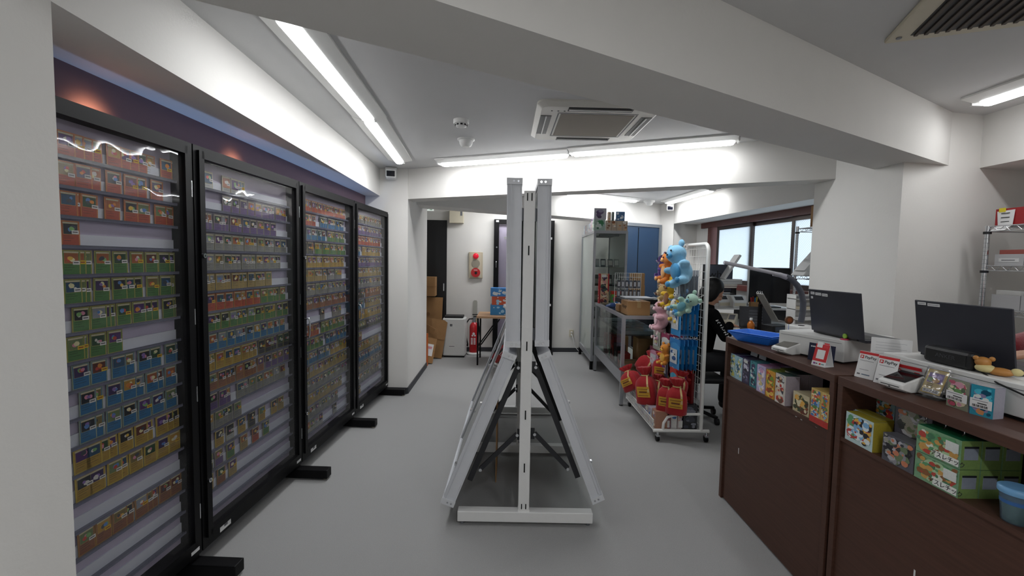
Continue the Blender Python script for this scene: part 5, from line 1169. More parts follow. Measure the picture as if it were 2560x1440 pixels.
# card terminals
def terminal(label, loc, rz, screen):
    t = thing('card_terminal', label, 'card terminal', loc, rz, 'white card terminals'); w = .048; L = .175
    prof = [(0, .012), (0, .030), (.012, .036), (.10, .064), (.115, .066), (L, .060), (L, .008), (.04, 0)]
    mb = MB(); vs = [(-w, y, z) for y, z in prof] + [(w, y, z) for y, z in prof]; n = len(prof)
    mb.add(vs, [tuple(range(n - 1, -1, -1)), tuple(range(n, 2 * n))] + [(i, (i + 1) % n, n + (i + 1) % n, n + i) for i in range(n)]); mb.build('body', M_whitep, t, bevel=.004)
    e = Vector((0, .088, .028)).normalized()
    o = Vector((0, .016, .038)); u = Vector((1, 0, 0)); nrm = u.cross(e)
    P = lambda x, s, k: tuple(o + u * x + e * s + nrm * k)
    MB().add([P(-w * .86, 0, .0006), P(w * .86, 0, .0006), P(w * .86, .085, .0006), P(-w * .86, .085, .0006)], [(0, 1, 2, 3)]).build('screen', screen, t)
    MB().box(-w * .72, w * .72, -.0008, .001, .019, .0215).build('card_slot', M_blackp, t); MB().box(-.004, .002, -.0008, .001, .0135, .017).build('light_dot', M_blackp, t)
    MB().box(-w * .8, w * .8, .03, L - .01, -.0002, .006).build('foot', M_whitep, t)
    return t
terminal('white card terminal farther along the counter, beside the blue trays', (1.388, 2.262, zt + .001), math.radians(-78), mat('beige_reflective_screen', '#6d6a63', .15))
terminal('white card terminal in front of the two payment stands', (1.412, 1.615, zt + .001), math.radians(-82), M_screen)
# white cash drawer boxes
a = Vector((1.558, 2.038)); dirw = (Vector((1.471, 2.262)) - a).normalized(); rz1 = math.atan2(-dirw.x, dirw.y)
t = thing('cash_drawer', 'white cash drawer box under the farther dark laptop', 'cash drawer', (a.x, a.y, zt), rz1)
MB().box(0, .38, 0, .33, .008, .112).build('drawer_body', M_whitep, t, bevel=.003); MB().box(-.0012, 0, .012, .318, .095, .0965).build('lid_seam', M_greyink, t); MB().box(.01, .37, .01, .32, 0, .009).build('base', M_blackp, t)
t = thing('cash_drawer', 'white cash drawer box under the nearer dark laptop', 'cash drawer', (1.535, 1.22, zt), math.radians(1.5))
MB().box(0, .30, 0, .56, .012, .112).build('drawer_body', M_whitep, t, bevel=.003); MB().box(-.0012, 0, .012, .55, .095, .0965).build('lid_seam', M_greyink, t); MB().box(.01, .29, .01, .55, 0, .013).build('base', M_blackp, t)
# laptops seen from behind
def laptop(label, bl, br, tl, z, tags):
    A = atz(*bl, z); B = atz(*br, z); d = (B - A); d.z = 0; W = d.length; u = d.normalized()
    T = atplane(*tl, (A.x, A.y), (B.x, B.y)); H = T.z - z
    t = thing('laptop', label, 'laptop', (A.x, A.y, z - .008), math.atan2(u.y, u.x), 'dark laptops on the counter')
    lean = math.radians(-8)
    M = Matrix.Translation((0, 0, .012)) @ Matrix.Rotation(-lean, 4, 'X')
    s = MB().box(0, W, -.003, .004, 0, H, M).build('lid', M_lid, t, bevel=.0025)
    MB().box(.008, W - .008, .0042, .0048, .008, H - .008, M).build('screen', M_screen, s)
    for x0, x1, za, zb in tags: MB().box(W * x0, W * x1, -.0038, -.003, H * za, H * zb, M).build('label_sticker', M_paper, s)
    for x0, x1, za, zb in tags: MB().box(W * (x0 + .008), W * (x1 - .008), -.0043, -.0038, H * (za * .6 + zb * .4), H * (za * .4 + zb * .6), M).build('sticker_print', M_greyink, s)
    b = MB().box(0, W, .008, .215, .001, .014).build('keyboard_base', M_lid, t, bevel=.002)
    MB().box(.02, W - .02, .03, .13, .014, .0155).build('keys', M_blackp, b)
    MB().cyl((.04, .004, .010), (W - .04, .004, .010), .006, 10).build('hinge', M_blackp, t)
    return t
laptop('dark grey laptop open on the farther cash drawer, seen from behind', (2030, 826), (2161, 855), (2024, 722), 1.166, ((.05, .13, .88, .94), (.15, .27, .87, .93), (.29, .40, .86, .92), (.05, .09, .78, .83)))
laptop('dark grey laptop open on the nearer cash drawer, seen from behind', (2296, 881), (2541, 935), (2277, 748), 1.166, ((.04, .14, .92, .97), (.16, .30, .91, .96)))
# bluetooth speaker
p = atz(2400, 912, 1.158)
t = thing('speaker', 'long black portable speaker in front of the nearer laptop', 'speaker', (1.563, 1.545, 1.157), math.radians(-89))
MB().box(-.085, .085, -.022, .022, 0.002, .062).build('body', M_blackp, t, bevel=.012); MB().box(-.07, .07, -.0235, -.0215, .012, .050).build('grille', mat('black_mesh', '#08080a', .7, var=.3, scale=600), t)
text('ANKER', .02, mat('dim_grey_print', '#3a3a40', .5), 'brand_lettering', t, frame_m((0, -.0238, .033), (1, 0, 0), (0, 0, 1)), sx=1.1)
# sign holder with paper
p = atz(2213, 892, KT)
t = thing('sign_holder', 'sheet of white paper in a clip stand between the two laptops', 'sign', (1.60, 1.835, KT), math.radians(-42))
MB().lathe([(.022, 0), (.022, .004), (.004, .006)], 16).build('base', M_alud, t); MB().cyl((0, 0, .005), (0, 0, .10), .0022, 8).build('rod', M_chrome, t)
s = MB().box(-.066, .066, -.001, .001, .075, .158).build('paper', M_paper, t)
for i in range(5): MB().box(-.05, .05 - .02 * (i % 2), -.0016, -.001, .09 + i * .012, .0915 + i * .012).build('faint_print', mat('faint_print', '#b4b4b6', .8), s)
# A-frame payment stands
def aframe(label, loc, rz, w, h, cols, group=None):
    t = thing('payment_stand', label, 'payment stand', loc, rz, group); dp = .055
    M = frame_m((-w / 2, 0, 0), (1, 0, 0), (0, dp * .5, h)); L = math.hypot(dp * .5, h)
    MB().add([(0, 0, 0), (w, 0, 0), (w, L, 0), (0, L, 0), (0, 0, -.0015), (w, 0, -.0015), (w, L, -.0015), (0, L, -.0015)], [(0, 1, 2, 3), (7, 6, 5, 4), (0, 4, 5, 1), (1, 5, 6, 2), (2, 6, 7, 3), (3, 7, 4, 0)], M).build('front_board', cols[0], t)
    M2 = frame_m((-w / 2, dp, 0), (1, 0, 0), (0, -dp * .5, h))
    MB().add([(0, 0, 0), (w, 0, 0), (w, L, 0), (0, L, 0), (0, 0, .0015), (w, 0, .0015), (w, L, .0015), (0, L, .0015)], [(0, 1, 2, 3), (7, 6, 5, 4), (0, 4, 5, 1), (1, 5, 6, 2), (2, 6, 7, 3), (3, 7, 4, 0)], M2).build('back_board', M_paper, t)
    MB().box(-w / 2, w / 2, .001, dp - .001, 0, .0012).build('base_board', M_paper, t)
    return t, M, L
def pr(t, M, x0, x1, y0, y1, mt, nm, k=.0006): return MB().add([(x0, y0, k), (x1, y0, k), (x1, y1, k), (x0, y1, k)], [(0, 1, 2, 3)], M).build(nm, mt, t)
for i, (a, b, lb) in enumerate((((2138, 940), (2179, 951), 'left one of the two white and red payment stands'), ((2184, 952), (2232, 970), 'right one of the two white and red payment stands, behind the terminal'))):
    A = atz(*a, KT); B = atz(*b, KT); c = (A + B) / 2; w = .074; u = B - A
    t, M, L = aframe(lb + ' on the counter', (c.x, c.y, KT), math.radians(-74), w, .108, (M_paper,), 'payment stands'); 
    pr(t, M, 0, w, L - .012, L, M_redink, 'red_band'); pr(t, M, .006, .020, L - .031, L - .017, M_redink, 'emblem')
    pr(t, M, .0105, .0165, L - .0265, L - .0205, M_paper, 'emblem_bar', .0009); pr(t, M, .0095, .0115, L - .030, L - .019, M_paper, 'emblem_bar', .0009)
    text('PayPay', .0165, M_ink, 'brand_lettering', t, M @ Matrix.Translation((.0465, L - .024, .0008)), sx=1.0)
    pr(t, M, .008, w - .012, L - .040, L - .0385, M_greyink, 'print_line'); pr(t, M, .014, .05, .034, .0355, M_greyink, 'print_line'); pr(t, M, .008, .020, .012, .018, M_greyink, 'partner_print'); pr(t, M, .026, .058, .013, .017, mat('blue_grey_ink', '#4f6478', .6), 'partner_print')
A = atz(2028, 911, KT); B = atz(2061, 919, KT); c = (A + B) / 2
t, M, L = aframe('red payment stand with a white panel, before the farther cash drawer', (c.x, c.y, KT), math.radians(-74), .066, .10, (M_paper,))
pr(t, M, 0, .066, .022, L, M_redink, 'red_face'); pr(t, M, .014, .052, .034, .076, M_paper, 'white_panel', .0009); pr(t, M, .008, .018, .007, .015, mat('purple_ink', '#7a2f7c', .6), 'partner_print'); pr(t, M, .020, .028, .009, .013, M_ink, 'partner_print')
pr(t, M, .036, .044, .007, .015, M_redink, 'partner_print'); pr(t, M, .046, .06, .009, .013, mat('teal_ink', '#3a7a7c', .6), 'partner_print'); pr(t, M, .006, .032, L - .018, L + .008, M_paper, 'top_roundel', .001); pr(t, M, .038, .062, L - .018, L + .006, mat('bright_red_ink', '#cf2430', .5), 'top_tag', .001)
A = atz(2027, 893, KT)
t = thing('notice_board', 'navy notice card leaning on the farther cash drawer behind the red stand', 'sign', (1.478, 2.085, KT), math.radians(-68))
MB().box(-.055, .065, -.002, .002, 0, .085, Matrix.Rotation(math.radians(-6), 4, 'X')).build('card', mat('navy_card', '#141c3a', .5), t)
for i in range(7): MB().box(-.045 + i * .010, -.038 + i * .010, -.0035, -.002, .066, .072, Matrix.Rotation(math.radians(-6), 4, 'X')).build('white_lettering', M_paper, t)
# clear red and white fee sign, small ELLI style red card
t = thing('fee_sign', 'clear stand with red and white printed card leaning behind the nearer terminal', 'sign', (1.523, 1.655, KT), math.radians(-80))
M = Matrix.Rotation(math.radians(14), 4, 'X')
MB().box(-.058, .058, -.0015, .0015, 0, .092, M).build('card', mat('pale_grey_card', '#b4b1b2', .4), t)
for z0, z1 in ((.078, .090), (.003, .013)): MB().box(-.055, .055, -.0026, -.0016, z0, z1, M).build('red_bar', M_redink, t)
mb = MB(); n = 20; mb.tube([M @ Vector((-.034 + .018 * math.cos(2 * PI * i / n), -.0022, .056 + .018 * math.sin(2 * PI * i / n))) for i in range(n)], .0018, 5, closed=True); mb.build('red_ring', M_redink, t)
MB().box(.028, .046, -.0026, -.0016, .045, .070, M).build('red_square', M_redink, t)
for i in range(3): MB().box(-.045, -.005, -.0026, -.0016, .020 + i * .006, .022 + i * .006, M).build('print_line', M_ink, t); MB().box(.01, .05, -.0026, -.0016, .020 + i * .006, .022 + i * .006, M).build('print_line', M_greyink, t)
t = thing('leaflet', 'white leaflet with a red panel reading part of a name, behind the payment stands', 'leaflet', (1.515, 1.725, KT), math.radians(-84))
MB().box(-.05, .05, -.001, .001, 0, .085, M).build('paper', M_paper, t); r = MB().box(-.03, .02, -.0018, -.001, .02, .062, M).build('red_panel', M_redink, t)
text('ELLI', .014, M_paper, 'lettering', t, M @ frame_m((-.005, -.0022, .046), (1, 0, 0), (0, 0, 1)))
# sample card on a stand
A = atz(2293, 985, KT); B = atz(2352, 1005, KT); c = (A + B) / 2
t = thing('sample_card', 'yellow sample trading card in a clear holder on the counter edge', 'card', (c.x, c.y, KT), math.radians(-82))
M = Matrix.Translation((0, 0, .008)) @ Matrix.Rotation(math.radians(-22), 4, 'X')
MB().box(-.037, .037, -.004, .004, 0, .103, M).build('clear_holder', G_film, t)
cdm = MB(); cdm.color('#d3b24a'); cdm.box(-.0315, .0315, -.0008, .0008, .008, .096, M)
q = lambda x0, x1, z0, z1, c, k: (cdm.color(c), cdm.add([(x0, -k, z0), (x1, -k, z0), (x1, -k, z1), (x0, -k, z1)], [(0, 1, 2, 3)], M))
q(-.028, .028, .011, .093, '#d9c487', .0012); q(-.024, .024, .048, .084, '#7a5fa8', .0016)
for i, (x, z, r, cc) in enumerate(((-.012, .060, .012, '#5a8a4f'), (.004, .057, .012, '#c99a4a'), (.012, .070, .010, '#9a82c4'), (-.006, .072, .008, '#b48ad0'))):
    cdm.color(cc); cdm.add([(x + r * math.cos(2 * PI * j / 9), -.0019 - i * .0002, z + r * .8 * math.sin(2 * PI * j / 9)) for j in range(9)], [tuple(range(9))], M)
for z in (.042, .036, .030): q(-.02, .0, z, z + .002, '#4a4030', .0016)
cdm.build('card_face', M_print, t); MB().box(-.026, .026, -.0026, -.0018, .011, .024, M).build('white_label', M_paper, t)
text('サンプル品', .0095, M_ink, 'label_lettering', t, M @ frame_m((0, -.0030, .0172), (1, 0, 0), (0, 0, 1)))
MB().box(-.037, .037, -.012, .05, 0, .003).build('holder_base', G_film, t); MB().add([(-.03, .038, .085), (.03, .038, .085), (.03, .048, .003), (-.03, .048, .003)], [(0, 1, 2, 3)]).build('back_prop', G_film, t)
# wrapped card boxes with barcode labels
for i, (a, b, base, pal, lb) in enumerate((((2365, 1012), (2419, 1031), '#7a7f6a', ['#c98fa0', '#e0dcc8', '#5a8a4a', '#a8435a', '#d8c9a8', '#3f5a3a'], 'wrapped flowery card box with a barcode label, left of the blue one'), ((2423, 1033), (2481, 1049), '#2f8fa8', ['#4fb8d0', '#1f6a8c', '#c98a5a', '#d8e0dc', '#17506a', '#8a84a8'], 'wrapped blue card box with a barcode label at the right of the counter'))):
    A = atz(*a, KT); B = atz(*b, KT); w = (B - A).length; u = (B - A).normalized(); rz = math.atan2(u.y, u.x)
    t = thing('card_box', lb, 'box', (A.x, A.y, KT), rz, 'wrapped card boxes'); h = .095
    mb = MB(); mb.color(base); mb.box(0, w, 0, .045, 0, h); mb.color('#a8a6b0'); prect(mb, (w, 0, 0), (0, 1, 0), (0, 0, 1), 0, .045, 0, h, '#9c9aa6', .0005); prect(mb, (0, 0, h), (1, 0, 0), (0, 1, 0), 0, w, 0, .045, '#a8a6ae', .0005)
    art(mb, (0, 0, 0), (1, 0, 0), (0, 0, 1), w, h, pal, 26, random.Random(400 + i)); mb.build('box_body', M_gloss, t)
    L = MB().box(.001, w - .002, -.0035, -.0028, h * .26, h * .56).build('price_label', M_paper, t)
    for k in range(12): MB().box(.008 + k * w * .058, .008 + k * w * .058 + (.0012, .002, .0009)[k % 3], -.0042, -.0035, h * .29, h * .37).build('barcode_bar', M_ink, L)
    MB().box(w * .35, w * .75, -.0040, -.0035, h * .405, h * .435).build('print_line', M_ink, L); MB().box(.006, w * .8, -.0040, -.0035, h * .50, h * .515).build('print_line', M_greyink, L)
# small animal ornament (plain, generic) on the cash drawer
p = atz(2448, 933, 1.157)
t = thing('animal_ornament', 'tan and cream animal ornament lying on the nearer cash drawer', 'ornament', (1.577, 1.415, 1.157), math.radians(-60))
o = MB().ell((.012, 0, .014), (.034, .018, .014), 14, 10).ell((-.029, 0, .038), (.021, .018, .018), 14, 10).build('body', mat('tan_vinyl', '#b07a3c', .5, var=.06), t); remesh(o, .0035, 4)
MB().ell((-.022, -.002, .019), (.026, .021, .014), 14, 10).build('chest_ruff', mat('cream_vinyl', '#cfc088', .55, var=.04), t)
MB().ell((.048, 0, .020), (.015, .011, .012), 12, 8).build('tail_tip', mat('cream_vinyl', '#cfc088', .55, var=.04), t)
for s in (-1, 1): MB().ell((-.027 + s * .017, s * .008, .050), (.008, .005, .008), 10, 8).build('ear', mat('tan_vinyl', '#b07a3c', .5), t); MB().ell((-.043, s * .008, .039), (.0022, .0022, .003), 8, 6).build('eye', M_ink, t)
# green and pink trinket, small pale pack, cables
t = thing('trinket', 'small green disc on a pink round base on the farther cash drawer', 'ornament', (1.577, 2.063, KT + .112))
MB().lathe([(.018, 0), (.018, .004), (.014, .006)], 18).build('base', mat('pink_plastic', '#b3304f', .4), t); MB().cyl((-.003, 0, .018), (.003, 0, .018), .0115, 18).build('disc', mat('lime_plastic', '#7fb02c', .4), t); MB().cyl((0, 0, .005), (0, 0, .01), .003, 8).build('stem', M_blackp, t)
carton('small_pack', 'small pale pack with blue print between the laptops', 'packet', (1.60, 1.755, KT), -1.2, .045, .03, .085, '#c9cdd6', ['#2f6fd0', '#3a3f50', '#dfe4ee', '#6f9ae0'], 9, 410)
tag(MB().box(-.05, .05, -.03, .03, 0, .035).build('black_adapter', M_blackp, loc=(1.645, 1.79, KT), rz=.5, bevel=.004), 'black power adapter behind the white paper sign', 'adapter')
tag(MB().tube([(1.585, 1.50, 1.165), (1.56, 1.44, 1.162), (1.528, 1.36, 1.145), (1.522, 1.28, 1.13), (1.52, 1.18, 1.125)], .0028, 6).build('cable', M_black), 'black cable hanging across the nearer cash drawer', 'cable')
tag(MB().tube([(1.58, 2.42, KT + .004), (1.55, 2.40, KT + .012), (1.50, 2.40, KT + .012), (1.49, 2.44, KT + .012), (1.53, 2.47, KT + .012), (1.60, 2.46, KT + .004)], .0045, 6).build('cable', M_whitep), 'white cable loop lying on the counter beside the far terminal', 'cable')
tag(MB().tube([(1.62, 2.5, KT + .005), (1.58, 2.46, KT + .014), (1.54, 2.50, KT + .010), (1.50, 2.45, KT + .005), (1.55, 2.42, KT + .016), (1.60, 2.44, KT + .005)], .0035, 6).build('cable', M_black), 'tangled black cable on the counter beside the far terminal', 'cable')
# ================================================================== STAFF DESK BY THE WINDOWS
ZD = .92
t = thing('desk', 'long white staff desk between the wire stand and the windows', 'desk', (2.06, 3.62, 0))
MB().prism([(0.04, 0), (.33, 0), (.33, .0), (.90, .02), (.78, 1.28), (-.06, 1.28), (-.04, .55)], ZD - .03, ZD).build('desk_top', M_whitep, t, bevel=.003)
for x, y in ((.06, .06), (.0, 1.22), (.74, 1.22), (.84, .08)): MB().box(x, x + .04, y, y + .04, 0, ZD - .03).build('leg', M_alud, t)
MB().box(.70, .72, .08, 1.22, .25, ZD - .04).build('modesty_panel', M_blackp, t)
t = thing('desk_riser', 'raised white shelf at the back of the staff desk carrying the monitor', 'shelf', (2.12, 4.50, ZD))
MB().box(-.08, .80, 0, .36, .125, .145).build('shelf_board', M_whitep, t)
for x in (-.06, .34, .76): MB().box(x, x + .018, .01, .35, 0, .125).build('support', M_blackp, t)
ZR = ZD + .145
def monitor(label, loc, rz, w, h, foot, mt=M_screen, bez=M_blackp):
    t = thing('monitor', label, 'monitor', loc, rz)
    MB().box(-w / 2, w / 2, -.012, .012, foot, foot + h).build('housing', bez, t, bevel=.003); MB().box(-w / 2 + .008, w / 2 - .008, -.0128, -.012, foot + .010, foot + h - .008).build('screen', mt, t)
    MB().box(-.02, .02, .012, .03, .01, foot + h * .4).build('neck', bez, t); MB().box(-.10, .10, -.07, .09, 0, .010).build('stand_foot', bez, t, bevel=.003)
    return t
monitor('large black computer monitor in front of the frosted windows', (2.70, 4.62, ZR), math.radians(-4), .42, .37, .045)
MB().box(-.216, -.209, -.014, .014, .04, .42).build('white_edge', M_whitep, bpy.data.objects['monitor'])
m2 = monitor('dark grey display with a black handwritten word beyond the wire stand', (2.21, 4.74, ZR), math.radians(8), .34, .30, .14, mat('slate_screen', '#4a4f5c', .3))
text('who', .11, M_ink, 'handwriting', m2, frame_m((.0, -.0136, .33), (1, 0, 0), (0, 0, 1)), sx=1.2)
# printers, boxes on the riser
def printer(label, loc, rz, w, d, h):
    t = thing('label_printer', label, 'printer', loc, rz)
    prof = [(-d / 2, 0), (-d / 2, h * .5), (-d * .25, h * .92), (d * .1, h), (d / 2, h * .75), (d / 2, 0)]
    mb = MB(); n = len(prof); vs = [(-w / 2, y, z) for y, z in prof] + [(w / 2, y, z) for y, z in prof]
    mb.add(vs, [tuple(range(n - 1, -1, -1)), tuple(range(n, 2 * n))] + [(i, (i + 1) % n, n + (i + 1) % n, n + i) for i in range(n)]); mb.build('body', M_whitep, t, bevel=.008)
    MB().box(-w * .42, w * .42, -d / 2 - .002, -d / 2, h * .12, h * .38).build('paper_door', M_cream, t); MB().add([(-w * .3, -d * .44, h * .62), (w * .3, -d * .44, h * .62), (w * .3, -d * .28, h * .895), (-w * .3, -d * .28, h * .895)], [(0, 1, 2, 3)]).build('window', M_blackp, t)
    return t
printer('white label printer at the left of the desk riser', (2.17, 4.60, ZR), .3, .15, .17, .13)
printer('rounded white label printer beside the monitor', (2.33, 4.585, ZR), .2, .16, .17, .125)
t = thing('white_case', 'flat white box on top of the printers under the windows', 'box', (2.29, 4.76, 1.30), .05)
MB().box(-.15, .16, -.08, .08, 0, .05).build('case_body', M_whitep, t, bevel=.004); MB().box(-.152, .162, -.082, .082, .022, .025).build('lid_seam', M_greyink, t)
for i, (c, lb) in enumerate((('#c9c3c0', 'pale book lying under the flat white box'), ('#7a2420', 'dark red book lying under the pale one'))):
    o = tag(MB().color(c).box(-.13, .12, -.075, .075, 0, .022).build('book', M_matte, loc=(2.28, 4.76, 1.277 - .023 * i), rz=.03), lb, 'book', 'books under the white box')
    MB().color('#ddd8cc').box(-.125, .115, -.0755, -.075, .003, .019).build('pages', M_matte, o)
t = thing('document_tray', 'dark document tray stack supporting books behind the printers', 'tray', (2.29, 4.775, ZR))
for i in range(3): MB().box(-.12, .12, -.06, .06, .06 * i, .06 * i + .008).build('tray_level', M_blackp, t)
for x in (-.118, .112): MB().box(x, x + .006, -.06, .06, 0, .188).build('tray_side', M_blackp, t)
tag(MB().box(-.012, .012, -.06, .06, 0, .30, Matrix.Rotation(math.radians(32), 4, 'Y')).build('leaning_panel', M_whitep, loc=(2.24, 4.70, 1.352)), 'narrow white panel leaning diagonally in front of the bright window', 'panel')
tag(MB().box(-.06, .06, -.05, .05, 0, .02).box(-.05, .055, -.045, .045, .02, .04).box(-.045, .05, -.04, .045, .04, .058).build('folded_cloth', mat('grey_cloth', '#8f8c88', .9, bump=.2, bscale=30), loc=(2.50, 4.78, ZR), rz=.1, bevel=.008), 'folded pale grey cloth beside the monitor', 'cloth')
# pen holder
t = thing('pen_holder', 'small brown box of pens in front of the monitor', 'pen holder', (2.50, 4.53, ZR))
MB().box(-.04, .04, -.02, .02, 0, .06).build('box', M_card, t)
for i, (x, c) in enumerate(((-.025, '#b02a24'), (-.008, '#a3241f'), (.010, '#2f7fb8'), (.026, '#c9b23a'))): MB().cyl((x, 0, .05), (x + .004 * (i - 1.5), 0, .105 + .008 * (i % 2)), .006, 8).build('pen', mat('pen_' + c[1:], c, .4), t)
tag(MB().box(-.035, .035, -.03, .03, 0, .10).build('pencil_cup', mat('dark_maroon', '#2a1416', .5), loc=(2.59, 4.535, ZR), bevel=.004), 'dark maroon square cup to the right of the pen box', 'cup')
# things on the desk itself
t = thing('laptop', 'small black laptop open on the staff desk', 'laptop', (2.24, 4.02, ZD), math.radians(-22))
MB().box(-.13, .13, -.19, 0, 0, .014).build('keyboard_base', M_blackp, t, bevel=.002); l = MB().box(-.13, .13, -.004, .004, .012, .205, Matrix.Rotation(math.radians(-14), 4, 'X')).build('lid', M_blackp, t, bevel=.002)
MB().box(-.12, .12, -.005, -.004, .022, .195, Matrix.Rotation(math.radians(-14), 4, 'X')).build('screen', mat('dim_screen', '#23252b', .2), l)
for i in range(5): MB().box(-.05, .06, -.0056, -.005, .05 + i * .027, .062 + i * .027, Matrix.Rotation(math.radians(-14), 4, 'X')).build('window_row', mat('dim_window', '#33363c', .3), l)
t = thing('bill_counter', 'white bill counting machine on the desk in front of the seated person', 'device', (2.10, 4.30, ZD), math.radians(-35))
mb = MB(); mb.add([(-.10, -.09, 0), (.10, -.09, 0), (.10, .09, 0), (-.10, .09, 0), (-.10, -.09, .04), (.10, -.09, .04), (.10, .09, .105), (-.10, .09, .105)], [(0, 3, 2, 1), (4, 5, 6, 7), (0, 1, 5, 4), (1, 2, 6, 5), (2, 3, 7, 6), (3, 0, 4, 7)]); mb.build('body', M_cream, t, bevel=.008)
Mx = frame_m((0, 0, .0735), (1, 0, 0), (0, .18, .065)); MB().box(-.08, .02, -.06, .06, .0005, .002, Mx).build('display_panel', mat('grey_panel', '#9a958a', .4), t); MB().box(.035, .085, -.05, .05, .0005, .003, Mx).build('key_pad', M_greyink, t)
t = thing('drink_bottle', 'orange plastic bottle with a white cap on the staff desk', 'bottle', (2.063, 3.765, ZD))
MB().lathe([(.024, 0), (.027, .006), (.027, .02), (.024, .03), (.029, .045), (.030, .075), (.022, .092), (.011, .104), (.011, .112)], 20).build('bottle_body', mat('orange_liquid', '#c9711c', .2, var=.1, coat=.5), t)
MB().lathe([(.0125, .110), (.0125, .128), (.011, .130)], 16).build('cap', M_whitep, t); MB().lathe([(.0285, .0), (.0285, .026)], 20).build('dark_base', mat('dark_brown_plastic', '#2a1710', .4), t)
t = thing('tablet', 'tilted pale grey tablet on a black arm stand behind the blue trays', 'tablet', (2.075, 3.66, ZD), math.radians(0))
MB().cyl((0, 0, 0), (0, 0, .012), .05, 20).build('stand_base', M_blackp, t); MB().box(-.012, .012, -.01, .01, .01, .26).build('stand_arm', M_black, t)
M = Matrix.Translation((.05, -.02, .235)) @ Matrix.Rotation(math.radians(58), 4, 'Y')
MB().box(-.135, .135, -.05, .05, -.005, .005, M).build('tablet_body', mat('pale_grey_tablet', '#8f8d88', .35), t, bevel=.003); MB().box(-.125, .125, -.045, .045, .005, .0062, M).build('tablet_face', M_screen, t)
for i in range(3): MB().tube([M @ Vector((-.13, -.03 + .03 * i, .005)), M @ Vector((-.15, -.03 + .03 * i, .012)), M @ Vector((-.145, -.03 + .03 * i, -.006))], .003, 6).build('clip', M_chrome, t)
t = thing('round_charm', 'round brown charm on a thin chrome rod beside the far laptop', 'ornament', (1.70, 2.68, KT))
MB().cyl((0, 0, 0), (0, 0, .004), .02, 16).build('base', M_chrome, t); MB().cyl((0, 0, .004), (0, 0, .105), .003, 8).build('rod', M_chrome, t); MB().cyl((0, -.006, .125), (0, .006, .125), .024, 20).build('disc', mat('brown_resin', '#5a3a22', .3, var=.4, scale=60), t); MB().cyl((0, -.007, .125), (0, -.006, .125), .014, 16).build('inner_disc', mat('amber_resin', '#8a4a20', .3), t)
t = thing('card_reader', 'low black device with a small screen on the staff desk', 'device', (2.30, 3.80, ZD), .2)
MB().box(-.09, .09, -.07, .07, 0, .07).build('body', M_blackp, t, bevel=.006); MB().add([(-.07, -.071, .02), (.07, -.071, .02), (.07, -.071, .06), (-.07, -.071, .06)], [(0, 1, 2, 3)]).build('screen', mat('blue_grey_screen', '#4a5260', .2), t)
for i in range(4):
    tag(MB().box(-.10 + .01 * i, .10, -.07, .07, 0, .003).build('paper_sheet', M_paper, loc=(2.16 + .02 * i, 3.70 + .015 * i, ZD + .0032 * i), rz=.2 * i - .3), f'white paper sheet, {ORD[i]} from the bottom of the loose pile on the desk', 'paper', 'papers on the desk')
tag(MB().tube([(2.42, 3.95, ZD + .004), (2.46, 4.0, ZD + .03), (2.52, 3.98, ZD + .05), (2.50, 3.92, ZD + .02), (2.55, 3.90, ZD + .04), (2.60, 3.96, ZD + .004)], .006, 6).build('cable', M_whitep), 'tangled white cable under the monitor', 'cable')
# gooseneck lamp
t = thing('desk_lamp', 'grey gooseneck desk lamp with a long white light bar', 'lamp', (2.055, 3.10, 0))
MB().box(-.06, .09, -.07, .07, 0, 1.08).build('pedestal', M_whitep, t, bevel=.006); MB().cyl((.0, 0, 1.08), (0, 0, 1.083), .02, 14).build('switch', M_blackp, t)
pts = [aty(x, y, 3.10) - Vector((2.055, 3.10, 0)) for x, y in ((2002, 806), (2007, 780), (2008, 755), (2003, 732), (1993, 713), (1978, 698), (1963, 691))]
MB().tube(pts, .020, 12).build('gooseneck', mat('grey_ribbed_neck', '#4a4d57', .5, var=.3, scale=40, stretch=(0, 0, 12)), t)
a = aty(1966, 693, 3.10) - Vector((2.055, 3.10, 0)); b = aty(1932, 687, 3.10) - Vector((2.055, 3.10, 0)); MB().tube([a, (a + b) / 2 + Vector((0, 0, .008)), b], .016, 10, rs=[.02, .018, .008]).build('swivel', mat('pale_lilac_plastic', '#a8a6b2', .4), t)
a = aty(1954, 687, 3.06) - Vector((2.055, 3.10, 0)); b = aty(1810, 656, 3.06) - Vector((2.055, 3.10, 0)); MB().tube([a, b], .013, 10).build('light_bar', mat('silver_grey_bar', '#b4b3ba', .35), t)
